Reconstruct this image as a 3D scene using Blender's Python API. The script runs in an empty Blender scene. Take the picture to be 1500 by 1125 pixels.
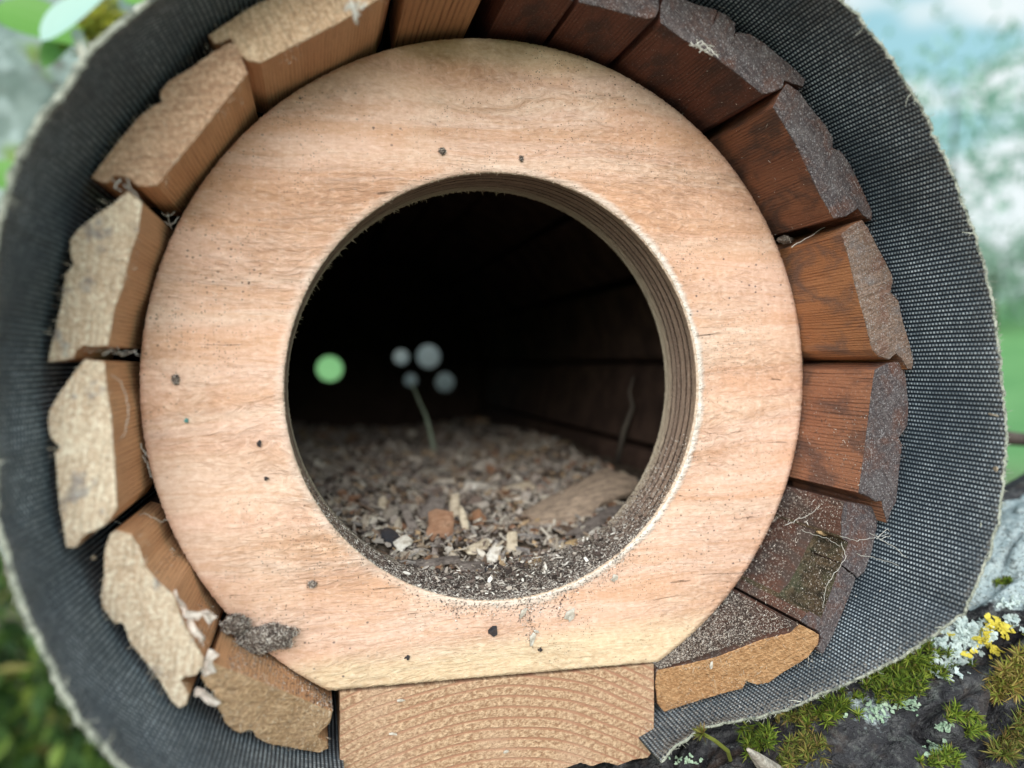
import bpy, bmesh, math, random
import numpy as np
from mathutils import Vector, Matrix, noise
from mathutils.bvhtree import BVHTree
random.seed(7); np.random.seed(7)
sc = bpy.context.scene
C = sc.collection
MM = 0.001
# ------------------------------------------------------------------ camera
YAW, PIT, FPX, DIST = 0.282558, -0.030569, 993.78, 185.843     # millimetres, pixels of a 1500 wide frame
CAM = Vector((-55.572, -DIST, 6.340))
cam_d = bpy.data.cameras.new("camera"); cam = bpy.data.objects.new("camera", cam_d); C.objects.link(cam)
cam.location = CAM * MM
cam.rotation_euler = (math.pi/2 + PIT, 0, -YAW)
cam_d.sensor_width = 36; cam_d.lens = FPX/1500*36
cam_d.clip_start = 0.002; cam_d.clip_end = 500
cam_d.dof.use_dof = True; cam_d.dof.focus_distance = 0.196; cam_d.dof.aperture_fstop = 5.7; cam_d.dof.aperture_blades = 0
sc.camera = cam
# ------------------------------------------------------------------ sky, sun, exposure
SUN_EL, SUN_AZ = math.radians(24), math.radians(-160)          # azimuth from +Y towards +X
w = bpy.data.worlds.new("World"); sc.world = w; w.use_nodes = True
wt = w.node_tree; wn = wt.nodes; wn.clear()
def wnode(t, **k):
    n = wn.new(t)
    for a, b in k.items(): setattr(n, a, b)
    return n
sky = wnode('ShaderNodeTexSky', sky_type='NISHITA', sun_disc=False, sun_elevation=SUN_EL, sun_rotation=SUN_AZ, air_density=1.3, dust_density=1.5, ozone_density=1.0)
tc = wnode('ShaderNodeTexCoord'); mp = wnode('ShaderNodeMapping'); mp.inputs['Scale'].default_value = (1, 1, 2.2)
cn = wnode('ShaderNodeTexNoise'); cn.inputs['Scale'].default_value = 8.5; cn.inputs['Detail'].default_value = 1.0; cn.inputs['Roughness'].default_value = 0.5
cr = wnode('ShaderNodeMapRange'); cr.inputs['From Min'].default_value = 0.38; cr.inputs['From Max'].default_value = 0.64; cr.inputs['To Min'].default_value = 0.0
cr.interpolation_type = 'SMOOTHSTEP'
mx = wnode('ShaderNodeMix', data_type='RGBA'); mx.inputs['B'].default_value = (5.0, 5.5, 5.6, 1)
bg = wnode('ShaderNodeBackground'); bg.inputs['Strength'].default_value = 0.075
wo = wnode('ShaderNodeOutputWorld')
L = wt.links.new
tint = wnode('ShaderNodeMix', data_type='RGBA', blend_type='MULTIPLY'); tint.inputs['Factor'].default_value = 1; tint.inputs['B'].default_value = (1.0, 1.1, 1.0, 1)
L(tc.outputs['Generated'], mp.inputs['Vector']); L(mp.outputs['Vector'], cn.inputs['Vector']); L(cn.outputs['Fac'], cr.inputs['Value'])
L(sky.outputs['Color'], tint.inputs['A']); hz = wnode('ShaderNodeMix', data_type='RGBA'); hz.inputs['Factor'].default_value = 0.65; hz.inputs['B'].default_value = (2.25, 4.1, 4.35, 1)
L(tint.outputs['Result'], hz.inputs['A']); L(hz.outputs['Result'], mx.inputs['A']); L(cr.outputs['Result'], mx.inputs['Factor'])
L(mx.outputs['Result'], bg.inputs['Color']); L(bg.outputs['Background'], wo.inputs['Surface'])
sd = bpy.data.lights.new("sun", 'SUN'); sun = bpy.data.objects.new("sun", sd); C.objects.link(sun)
sd.energy = 2.0; sd.angle = math.radians(62); sd.color = (1, 0.945, 0.92)
sdir = Vector((math.sin(SUN_AZ)*math.cos(SUN_EL), math.cos(SUN_AZ)*math.cos(SUN_EL), math.sin(SUN_EL)))
sun.rotation_euler = sdir.to_track_quat('Z', 'Y').to_euler()
sun.location = sdir * 3
sc.view_settings.view_transform = 'Standard'; sc.view_settings.look = 'None'
sc.view_settings.exposure = 1.24; sc.view_settings.gamma = 1; sc.view_settings.use_curve_mapping = False
# ------------------------------------------------------------------ helpers: pixels to places
cp, sp, cy_, sy_ = math.cos(PIT), math.sin(PIT), math.cos(YAW), math.sin(YAW)
def ray(x, y):
    a, b, c = x-750, FPX, 562.5-y
    b, c = b*cp-c*sp, b*sp+c*cp
    a, b = cy_*a+sy_*b, -sy_*a+cy_*b
    return Vector((a, b, c)).normalized()
def P(x, y, Y):
    r = ray(x, y); return CAM + r*((DIST+Y)/r.y)
def solve_r(p, R, lo=-150., hi=60.):
    for _ in range(40):
        m = (lo+hi)/2; q = P(*p, m)
        if math.hypot(q.x, q.z) < R: lo = m
        else: hi = m
    return lo
def n1(x, y=0., z=0.): return noise.noise(Vector((x, y, z)))
def fbm(x, y, z, o=4): return noise.fractal(Vector((x, y, z)), 1.0, 2.0, o)
# ------------------------------------------------------------------ helpers: objects
def tag(o, label=None, cat=None, group=None, kind=None):
    for k, v in (('label', label), ('category', cat), ('group', group), ('kind', kind)):
        if v: o[k] = v
    return o
def empty(name, loc_mm, label, cat, group=None):
    o = bpy.data.objects.new(name, None); C.objects.link(o); o.location = Vector(loc_mm)*MM
    o.empty_display_size = 0.01
    return tag(o, label, cat, group)
def smooth(me, on=True): me.polygons.foreach_set('use_smooth', [on]*len(me.polygons))
def mk(name, V, F, mats, parent=None, origin=(0, 0, 0), sm=False, mi=None, uv=None):
    """mesh from millimetre world coordinates; the object's own coordinates stay those of the world when origin is 0"""
    me = bpy.data.meshes.new(name)
    og = Vector(origin)
    me.from_pydata([((v[0]-og.x)*MM, (v[1]-og.y)*MM, (v[2]-og.z)*MM) for v in V], [], F)
    if not isinstance(mats, (list, tuple)): mats = [mats]
    for m in mats: me.materials.append(m)
    if mi is not None: me.polygons.foreach_set('material_index', mi)
    if uv is not None:
        ul = me.uv_layers.new(name='UVMap')
        buf = np.array(uv, dtype=np.float32)[[l.vertex_index for l in me.loops]] if len(uv) == len(V) else np.array(uv, dtype=np.float32)
        ul.data.foreach_set('uv', buf.ravel())
    smooth(me, sm)
    me.update()
    o = bpy.data.objects.new(name, me); C.objects.link(o)
    o.location = og*MM
    if parent is not None:
        o.parent = parent
        root = parent
        off = Vector(parent.location)
        if parent.parent: off = off + Vector(parent.parent.location)
        o.location = og*MM - off
    return o
class MB:
    def __init__(s): s.v = []; s.f = []; s.m = []
    def add(s, vs, fs, mat=0):
        b = len(s.v); s.v += [tuple(v) for v in vs]; s.f += [tuple(i+b for i in f) for f in fs]; s.m += [mat]*len(fs)
    def build(s, name, mats, parent=None, origin=(0, 0, 0), sm=False): return mk(name, s.v, s.f, mats, parent, origin, sm, s.m)
    def strand(s, pts, r0, r1=None, n=3, mat=0):
        r1 = r0 if r1 is None else r1
        pts = [Vector(p) for p in pts]; vs = []; fs = []
        k = len(pts)
        for i, p in enumerate(pts):
            t = (pts[min(i+1, k-1)] - pts[max(i-1, 0)]).normalized()
            a = t.cross(Vector((0.3, 0.2, 0.93)))
            if a.length < 1e-3: a = t.cross(Vector((1, 0, 0)))
            a.normalize(); b = t.cross(a); r = r0+(r1-r0)*i/(k-1)
            for j in range(n):
                c = 2*math.pi*j/n; vs.append(p+a*(r*math.cos(c))+b*(r*math.sin(c)))
        for i in range(k-1):
            for j in range(n):
                fs.append((i*n+j, i*n+(j+1) % n, (i+1)*n+(j+1) % n, (i+1)*n+j))
        fs.append(tuple(range(n-1, -1, -1))); fs.append(tuple((k-1)*n+j for j in range(n)))
        s.add(vs, fs, mat)
    def flake(s, c, q, L_, W_, T_, mat=0, n=None):
        """a thin irregular slab: c centre, q rotation"""
        n = n or random.choice((5, 6, 7)); top = []; bot = []
        for j in range(n):
            a = 2*math.pi*(j+random.uniform(-.28, .28))/n; k = random.uniform(.72, 1.1)
            x, y = L_*.5*math.cos(a)*k, W_*.5*math.sin(a)*k
            z = random.uniform(-.15, .15)*T_ + .04*L_*math.sin(3*x/L_)
            top.append(c+q@Vector((x, y, z+T_/2))); bot.append(c+q@Vector((x*.97, y*.97, z-T_/2)))
        fs = [tuple(range(n)), tuple(range(2*n-1, n-1, -1))]+[(j, j+n, (j+1) % n+n, (j+1) % n) for j in range(n)]
        s.add(top+bot, fs, mat)
    def speck(s, c, d, L_, r, mat=0):
        d = Vector(d).normalized(); a = d.cross(Vector((.31, .52, .79))).normalized(); b = d.cross(a)
        c = Vector(c)
        s.add([c-d*L_/2, c+a*r, c-a*r*.5+b*r*.86, c-a*r*.5-b*r*.86, c+d*L_/2],
              [(0, 2, 1), (0, 3, 2), (0, 1, 3), (4, 1, 2), (4, 2, 3), (4, 3, 1)], mat)
def rq(tilt=25, yaw=None):
    e = Matrix.Rotation(random.uniform(0, 6.283) if yaw is None else yaw, 3, 'Z')
    return Matrix.Rotation(math.radians(random.gauss(0, tilt)), 3, 'X') @ Matrix.Rotation(math.radians(random.gauss(0, tilt)), 3, 'Y') @ e
# ------------------------------------------------------------------ helpers: materials
class NT:
    def __init__(s, name, rough=.8, spec=.25):
        s.m = bpy.data.materials.new(name); s.m.use_nodes = True; s.t = s.m.node_tree
        s.b = s.t.nodes['Principled BSDF']; s.b.inputs['Roughness'].default_value = rough; s.b.inputs['Specular IOR Level'].default_value = spec
        s._tc = None
    def link(s, a, b): s.t.links.new(a, b)
    def node(s, t, **k):
        n = s.t.nodes.new(t)
        for a, b in k.items(): setattr(n, a, b)
        return n
    def put(s, sock, v):
        if v is None: return
        if hasattr(v, 'is_output') or isinstance(v, bpy.types.NodeSocket): s.link(v, sock)
        else:
            if isinstance(v, (tuple, list)) and sock.type == 'RGBA' and len(v) == 3: v = (*v, 1)
            sock.default_value = v
    def co(s, kind='Object'):
        if s._tc is None: s._tc = s.node('ShaderNodeTexCoord')
        return s._tc.outputs[kind]
    def map(s, v, scale=(1, 1, 1), loc=(0, 0, 0), rot=(0, 0, 0)):
        n = s.node('ShaderNodeMapping'); s.put(n.inputs['Vector'], v); n.inputs['Scale'].default_value = scale
        n.inputs['Location'].default_value = loc; n.inputs['Rotation'].default_value = rot; return n.outputs[0]
    def noise(s, v, scale, detail=4, rough=.55, dist=0, out='Fac'):
        n = s.node('ShaderNodeTexNoise'); s.put(n.inputs['Vector'], v); n.inputs['Scale'].default_value = scale
        n.inputs['Detail'].default_value = detail; n.inputs['Roughness'].default_value = rough; n.inputs['Distortion'].default_value = dist
        return n.outputs[out]
    def vor(s, v, scale, out='Distance', feature='F1', rand=1):
        n = s.node('ShaderNodeTexVoronoi', feature=feature); s.put(n.inputs['Vector'], v); n.inputs['Scale'].default_value = scale
        n.inputs['Randomness'].default_value = rand
        return n.outputs[out]
    def math(s, op, a, b=None, c=None, clamp=False):
        n = s.node('ShaderNodeMath', operation=op, use_clamp=clamp)
        for i, x in enumerate((a, b, c)): s.put(n.inputs[i], x)
        return n.outputs[0]
    def rng(s, v, a, b, c=0, d=1, smooth=False):
        n = s.node('ShaderNodeMapRange'); s.put(n.inputs['Value'], v)
        for k, x in zip(('From Min', 'From Max', 'To Min', 'To Max'), (a, b, c, d)): s.put(n.inputs[k], x)
        if smooth: n.interpolation_type = 'SMOOTHSTEP'
        return n.outputs[0]
    def mix(s, f, a, b, mode='MIX'):
        n = s.node('ShaderNodeMix', data_type='RGBA', blend_type=mode); s.put(n.inputs['Factor'], f)
        s.put(n.inputs['A'], a); s.put(n.inputs['B'], b); return n.outputs['Result']
    def ramp(s, v, stops):
        n = s.node('ShaderNodeValToRGB'); s.put(n.inputs[0], v); e = n.color_ramp.elements
        while len(e) < len(stops): e.new(.5)
        for x, (p, c) in zip(e, stops): x.position = p; x.color = (*c, 1)
        return n.outputs[0]
    def sep(s, v):
        n = s.node('ShaderNodeSeparateXYZ'); s.put(n.inputs[0], v); return n.outputs
    def comb(s, x, y, z):
        n = s.node('ShaderNodeCombineXYZ')
        for i, a in enumerate((x, y, z)): s.put(n.inputs[i], a)
        return n.outputs[0]
    def dist(s, v, p):
        n = s.node('ShaderNodeVectorMath', operation='DISTANCE'); s.put(n.inputs[0], v); n.inputs[1].default_value = p; return n.outputs['Value']
    def island(s): return s.node('ShaderNodeNewGeometry').outputs['Random Per Island']
    def objrand(s): return s.node('ShaderNodeObjectInfo').outputs['Random']
    def attr(s, name, out='Fac'):
        n = s.node('ShaderNodeAttribute'); n.attribute_name = name; return n.outputs[out]
    def bump(s, h, dist_mm, strength=1, prev=None):
        n = s.node('ShaderNodeBump'); s.put(n.inputs['Height'], h); n.inputs['Distance'].default_value = dist_mm*MM; n.inputs['Strength'].default_value = strength
        if prev is not None: s.link(prev, n.inputs['Normal'])
        return n.outputs[0]
    def done(s, col, nrm=None, rough=None):
        s.put(s.b.inputs['Base Color'], col)
        if nrm is not None: s.link(nrm, s.b.inputs['Normal'])
        if rough is not None: s.put(s.b.inputs['Roughness'], rough)
        return s.m
HC = (-2.6, -0.85)          # centre of the hole in the ring (mm), ring centre is 0,0
RH, RD, TH = 60.74, 97.0, 19.8
# ---- sawn softwood face of the ring
def m_ring():
    n = NT('sawn_fir_face', .85, .2); o = n.co()
    x, y, z = n.sep(o)
    xz = n.comb(x, 0., z)
    warp = n.noise(n.map(xz, (7, 1, 22)), 1.0, 3, .5, 0, 'Color')
    wv = n.node('ShaderNodeVectorMath', operation='MULTIPLY_ADD'); n.link(warp, wv.inputs[0]); wv.inputs[1].default_value = (.0, 0, .030); n.link(xz, wv.inputs[2])
    wv = wv.outputs[0]
    g1 = n.noise(n.map(wv, (4, 1, 42), rot=(0, .08, 0)), 1.0, 4, .5, .5)            # broad growth bands
    g2 = n.noise(n.map(wv, (22, 1, 330), rot=(0, .05, 0)), 1.0, 5, .6, .3)
    fib = n.noise(n.map(wv, (130, 1, 1500), rot=(0, .05, 0)), 1.0, 3, .6)
    fuzz = n.noise(n.map(xz, (480, 1, 900)), 1.0, 4, .65)
    saw = n.noise(n.map(xz, (900, 1, 35), rot=(0, -.05, 0)), 1.0, 2, .5)
    region = n.noise(n.map(wv, (9, 1, 30), loc=(2, 0, 4)), 1.0, 3, .5, .6)
    base = n.ramp(g1, [(.28, (.74, .47, .34)), (.42, (.81, .57, .46)), (.50, (.74, .46, .33)), (.58, (.80, .56, .45)), (.72, (.73, .44, .30))])
    base = n.mix(n.rng(region, .50, .66, 0, .6), base, (.82, .60, .50))
    bands = n.noise(n.map(wv, (3, 1, 85), loc=(1, 0, 7), rot=(0, .13, 0)), 1.0, 2, .4, .8); base = n.mix(n.rng(bands, .50, .60, 0, .45), base, (.64, .35, .20)); base = n.mix(n.rng(bands, .47, .38, 0, .35), base, (.82, .64, .50))
    base = n.mix(n.rng(region, .44, .34, 0, .45), base, (.72, .44, .28))
    base = n.mix(n.rng(g2, .45, .7, 0, .25), base, (.78, .57, .44))
    line = n.rng(n.noise(n.map(wv, (9, 1, 110), rot=(0, .07, 0)), 1.0, 3, .45, .8), .47, .53, 0, 1)
    line = n.math('MULTIPLY', line, n.math('SUBTRACT', 1., line)); line = n.math('MULTIPLY', line, 1.3)
    base = n.mix(line, base, (.60, .33, .19))
    # pale sapwood along the bottom, yellowish top edge
    low = n.rng(n.math('ADD', z, n.math('MULTIPLY', n.noise(n.map(xz, (12, 1, 50)), 1, 3), .012)), -.064, -.072, 0, 1, True)
    base = n.mix(n.math('MULTIPLY', low, .8), base, (.78, .64, .43))
    top = n.rng(n.math('ADD', z, n.math('MULTIPLY', n.noise(n.map(xz, (25, 1, 50)), 1, 3), .01)), .091, .099, 0, .5, True)
    base = n.mix(top, base, (.78, .66, .44))
    base = n.mix(n.math('MULTIPLY', n.rng(n.noise(xz, 28, 3), .55, .7), .35), base, (.86, .70, .58))
    base = n.mix(n.math('MULTIPLY', n.rng(saw, .5, .72), .13), base, (.88, .70, .58))
    base = n.mix(n.rng(fuzz, .45, .68, .0, .45), base, (.55, .33, .20)); base = n.mix(n.rng(fuzz, .46, .32, 0, .35), base, (.90, .74, .62))
    base = n.mix(n.rng(fib, .62, .80, 0, .2), base, (.48, .26, .13))
    # splintered pale fibres round the hole
    d = n.dist(xz, (HC[0]*MM, 0, HC[1]*MM))
    side = n.rng(n.math('ADD', x, n.math('MULTIPLY', z, -.25)), -.02, .05, .25, 1)
    dd = n.math('ADD', d, n.math('MULTIPLY', n.noise(n.map(xz, (60, 1, 240)), 1, 5, .7), -.0042))
    rim = n.math('MULTIPLY', n.rng(dd, .0617, .0597, 0, .85, True), side)
    base = n.mix(rim, base, (.93, .90, .84))
    # cracks: short dark checks along the grain
    ck = n.noise(n.map(wv, (28, 1, 520), loc=(3, 0, 1), rot=(0, .03, 0)), 1, 4, .6, .9)
    ck = n.math('MULTIPLY', n.rng(ck, .69, .73, 0, 1), n.rng(n.noise(xz, 45, 2), .36, .5, 0, 1))
    base = n.mix(n.math('MULTIPLY', ck, .6), base, (.30, .15, .08))
    # dirt specks
    for sc_, th, gate, c in ((900, .14, 30, (.06, .04, .035)), (430, .12, 18, (.07, .06, .07)), (1500, .20, 40, (.10, .07, .06)), (700, .16, 12, (.12, .08, .06))):
        v = n.vor(n.map(xz, (1, 1, 1.3)), sc_); g = n.rng(n.noise(n.map(xz, (1, 1, 1), loc=(sc_, 0, 0)), gate, 3), .50, .60, 0, 1)
        rr = n.vor(n.map(xz, (1, 1, 1.3)), sc_, 'Color'); rr = n.rng(n.sep(rr)[0], .6, .75, 0, 1)
        f = n.math('MULTIPLY', n.math('MULTIPLY', n.rng(v, th, th*1.6, 1, 0), g), rr)
        base = n.mix(n.math('MULTIPLY', f, .85), base, c)
    torn = n.noise(n.map(wv, (170, 1, 480), rot=(0, .1, 0)), 1, 6, .68, 1.8)
    torng = n.rng(n.noise(n.map(xz, (14, 1, 42)), 1, 3), .40, .62, .25, 1)
    h = n.math('ADD', n.math('MULTIPLY', n.math('MULTIPLY', torn, torng), 1.0), n.math('MULTIPLY', fib, .25))
    h = n.math('ADD', h, n.math('MULTIPLY', saw, .10)); h = n.math('SUBTRACT', h, n.math('MULTIPLY', ck, .8))
    h = n.math('ADD', h, n.math('MULTIPLY', n.math('MULTIPLY', rim, fuzz), 1.2))
    shade = n.math('ADD', 1., n.math('MULTIPLY', n.rng(torn, .36, .60, -.22, .06), torng))
    base = n.mix(1.0, base, n.comb(shade, n.math('POWER', shade, 1.3), n.math('POWER', shade, 1.5)), 'MULTIPLY')
    return n.done(base, n.bump(h, 1.0, 1.0))
def m_ply():
    n = NT('plywood_edge', .9, .15); o = n.co(); x, y, z = n.sep(o)
    yy = n.math('ADD', y, n.math('MULTIPLY', n.noise(o, 35, 2), .0016))
    ph = n.math('MULTIPLY', yy, 1000.)
    col = n.ramp(n.math('DIVIDE', ph, 20.), [(0, (.48, .35, .25)), (.25, (.36, .25, .19)), (.45, (.42, .30, .23)), (.62, (.34, .24, .19)), (.80, (.46, .35, .27)), (.97, (.54, .46, .35))])
    for c, wd in ((4.2, .28), (7.2, .32), (10.6, .35), (13.2, .30), (15.9, .35)):
        f = n.rng(n.math('ABSOLUTE', n.math('SUBTRACT', ph, c)), wd*.6, wd*1.7, .95, 0); col = n.mix(f, col, (.035, .016, .012))
    ang = n.noise(n.map(o, (220, 1800, 220)), 1, 4, .6); col = n.mix(n.rng(ang, .35, .7, 0, .5), col, (.14, .10, .08))
    gr = n.noise(o, 1400, 3, .6); col = n.mix(n.rng(gr, .5, .75, 0, .45), col, (.48, .42, .34))
    # grime towards the bottom of the opening
    low = n.rng(n.math('ADD', z, n.math('MULTIPLY', n.noise(o, 60, 3), .02)), -.025, -.05, 0, .75, True)
    col = n.mix(low, col, (.13, .11, .10))
    return n.done(col, n.bump(n.math('ADD', ang, gr), .5, .8))
M_RING, M_PLY = m_ring(), m_ply()
def m_bevel():
    n = NT('splintered_pale_edge', .95, .1); o = n.co()
    f = n.noise(n.map(o, (900, 900, 900)), 1, 4, .7)
    return n.done(n.mix(n.rng(f, .3, .7), (.82, .70, .58), (.58, .40, .28)), n.bump(f, .6, 1))
M_BEV = m_bevel()
# ---- slats: sawn ends and planed sides
def m_end(name, a, b, c, mott=1., dust=0., dark_streak=.3, seed=0, blue=0.):
    n = NT(name, .95, .1); o = n.map(n.co(), loc=(seed, seed*.7, 0))
    f = n.noise(o, 1150, 3, .75); g = n.noise(o, 70, 4, .6); k = n.noise(n.map(o, (420, 420, 1500), rot=(0, .5+seed, 0)), 1, 4, .7); m_ = n.noise(o, 330, 4, .65)
    col = n.mix(n.rng(g, .38, .62), a, b); col = n.mix(n.rng(f, .50, .66, 0, .95*mott), col, tuple(min(.9, v*1.18) for v in c))
    col = n.mix(n.rng(f, .47, .33, 0, .6*mott), col, tuple(v*.5 for v in a)); col = n.mix(n.rng(m_, .52, .70, 0, .35), col, tuple(v*.68 for v in b))
    if dark_streak: col = n.mix(n.rng(k, .57, .70, 0, dark_streak), col, tuple(v*.3 for v in c))
    if dust:
        pt = n.noise(o, 120, 4, .6, .6); col = n.mix(n.rng(pt, .50, .66, 0, .75), col, (.15, .075, .055)); col = n.mix(n.rng(pt, .46, .34, 0, .6), col, (.16, .15, .155))
    if blue:
        col = n.mix(n.math('MULTIPLY', n.rng(n.noise(o, 160, 3), .60, .68), blue*1.5), col, (.12, .14, .20))
    if dust:
        v = n.vor(o, 1300); cc = n.sep(n.vor(o, 1300, 'Color'))[0]
        s_ = n.math('MULTIPLY', n.rng(v, .20, .36, 1, 0), n.rng(cc, .5, .75, 0, dust))
        v2 = n.noise(o, 1900, 2, .5); s_ = n.math('MAXIMUM', s_, n.rng(v2, .56, .70, 0, dust*.8))
        col = n.mix(s_, col, (.56, .56, .58))
    saw = n.noise(n.map(n.map(o, rot=(0, .7+seed*1.3, 0)), (110, 400, 1500)), 1, 3, .6); col = n.mix(n.rng(saw, .52, .66, 0, .5), col, tuple(v*.5 for v in b)); col = n.mix(n.rng(saw, .46, .34, 0, .3), col, tuple(min(.9, v*1.25) for v in c))
    h = n.math('ADD', n.math('MULTIPLY', f, .9), n.math('ADD', n.math('MULTIPLY', saw, -.5), n.math('MULTIPLY', k, .22)))
    return n.done(col, n.bump(h, .9, 1))
def m_side(name, a, b, line, period=1.05, strength=.7, stain=None, dust=0., seed=0, gloss=.62):
    """grain lines run along the slat (UV x is the distance round the profile, y along it, in metres)"""
    n = NT(name, gloss, .3); uv = n.map(n.co('UV'), loc=(seed*.013, 0, 0)); u, v, _ = n.sep(uv)
    wob = n.noise(n.map(uv, (180, 14, 1)), 1, 3, .5)
    ph = n.math('MULTIPLY', n.math('ADD', u, n.math('MULTIPLY', wob, .0030)), 6283./period)
    s_ = n.math('SINE', ph); ln = n.rng(s_, .1, .95, 0, strength)
    ln = n.math('MULTIPLY', ln, n.rng(n.noise(n.map(uv, (300, 22, 1)), 1, 4, .7), .36, .62, .08, 1))
    lf = n.noise(n.map(uv, (60, 18, 1)), 1, 4, .6); fine = n.noise(n.map(uv, (3000, 260, 1)), 1, 3, .6)
    col = n.mix(n.rng(lf, .35, .65), a, b); col = n.mix(ln, col, line); col = n.mix(n.rng(fine, .5, .75, 0, .35), col, tuple(q*.45 for q in b))
    if stain: 
        st = n.noise(n.map(uv, (110, 60, 1), loc=(seed, 0, 0)), 1, 4, .6, .5); col = n.mix(n.rng(st, .47, .62, 0, .85), col, stain)
    if dust:
        d = n.noise(n.map(uv, (1300, 1300, 1)), 1, 2, .5); col = n.mix(n.rng(d, .60, .72, 0, dust), col, (.45, .42, .40))
    h = n.math('ADD', n.math('MULTIPLY', ln, -.8), n.math('ADD', fine, n.noise(n.map(uv, (900, 900, 1)), 1, 3, .6)))
    return n.done(col, n.bump(h, .35, .9))
TAN = m_end('pale_sawn_end', (.58, .38, .24), (.63, .44, .29), (.76, .59, .42), 1, 0, .35, 1)
TAN2 = m_end('pinkish_sawn_end', (.52, .31, .20), (.58, .37, .245), (.72, .52, .37), 1, 0, .45, 2)
TAN3 = m_end('bleached_sawn_end', (.60, .45, .32), (.66, .53, .39), (.80, .71, .58), 1, 0, .35, 3, .35)
TAN4 = m_end('warm_sawn_end', (.44, .28, .155), (.50, .33, .20), (.66, .48, .31), .9, 0, .5, 4)
ORG = m_end('orange_sawn_end', (.50, .27, .13), (.56, .32, .16), (.68, .44, .25), .8, 0, .6, 5)
GREY = m_end('dark_weathered_end', (.078, .068, .074), (.112, .092, .094), (.165, .135, .13), .8, .42, .5, 6)
GREY2 = m_end('brown_weathered_end', (.17, .12, .095), (.21, .145, .11), (.28, .205, .165), .9, .38, .5, 7)
S_OR = m_side('orange_planed_side', (.62, .34, .18), (.68, .40, .22), (.30, .13, .06), 1.0, .75, seed=1)
S_OR2 = m_side('tan_planed_side', (.60, .34, .19), (.66, .40, .23), (.30, .135, .065), .95, .6, seed=2)
S_TOP = m_side('ridged_brown_side', (.46, .25, .13), (.52, .30, .16), (.18, .08, .04), 1.7, .9, seed=3)
S_RED = m_side('dark_red_side', (.12, .045, .032), (.165, .065, .045), (.05, .02, .015), 1.1, .6, (.05, .03, .03), .25, 4)
S_RED2 = m_side('streaked_red_side', (.20, .085, .052), (.28, .125, .07), (.09, .03, .018), .9, .7, (.07, .045, .04), .1, 5)
S_BRN = m_side('amber_brown_side', (.38, .165, .075), (.44, .21, .10), (.17, .06, .025), .85, .75, (.16, .10, .08), .1, 6)
S_BRN2 = m_side('red_brown_side', (.33, .145, .085), (.40, .19, .11), (.12, .05, .033), 1.15, .85, (.14, .08, .065), .35, 7)
S_DUST = m_side('dusty_red_side', (.12, .06, .048), (.15, .08, .06), (.065, .035, .027), 1.1, .5, (.09, .075, .07), .9, 8)
def m_block():
    n = NT('end_grain_block', .9, .15); o = n.co(); x, y, z = n.sep(o); xz = n.comb(x, 0., z)
    d = n.dist(xz, (BC.x*MM, 0, BC.z*MM))
    d = n.math('ADD', d, n.math('MULTIPLY', n.noise(xz, 14, 2), .007))
    nn = n.node('ShaderNodeMath', operation='FRACT'); n.link(n.math('DIVIDE', d, .0029), nn.inputs[0]); fr = nn.outputs[0]
    chips = n.noise(n.map(xz, (700, 1, 900)), 1, 3, .7)
    early = n.mix(n.rng(chips, .40, .62), (.34, .20, .12), (.66, .47, .31))
    late = n.mix(n.noise(n.map(xz, (60, 1, 60)), 1, 3), (.33, .165, .10), (.42, .23, .15))
    wdt = n.rng(n.noise(xz, 35, 3), .3, .7, .55, .80)
    f = n.math('MULTIPLY', n.math('MULTIPLY', n.rng(fr, wdt, n.math('ADD', wdt, .16)), n.rng(fr, .93, 1, 1, .2)), n.rng(chips, .66, .74, 1, .6))
    col = n.mix(f, early, late)
    col = n.mix(n.rng(n.noise(xz, 40, 4), .5, .7, 0, .45), col, (.56, .38, .27)); col = n.mix(n.rng(n.noise(xz, 1400, 3, .7), .54, .66, 0, .45), col, (.20, .11, .07))
    ck = n.rng(n.math('ABSOLUTE', n.math('SUBTRACT', x, n.math('ADD', .0215, n.math('MULTIPLY', n.noise(xz, 90, 3), .003)))), .00005, .0002, .0, 0)
    h = n.math('SUBTRACT', n.math('MULTIPLY', chips, n.math('SUBTRACT', 1.2, f)), n.math('MULTIPLY', f, -.35))
    return n.done(col, n.bump(h, .8, .9))
BC = P(690, 1500, 0)
M_BLOCK = m_block()
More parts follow.
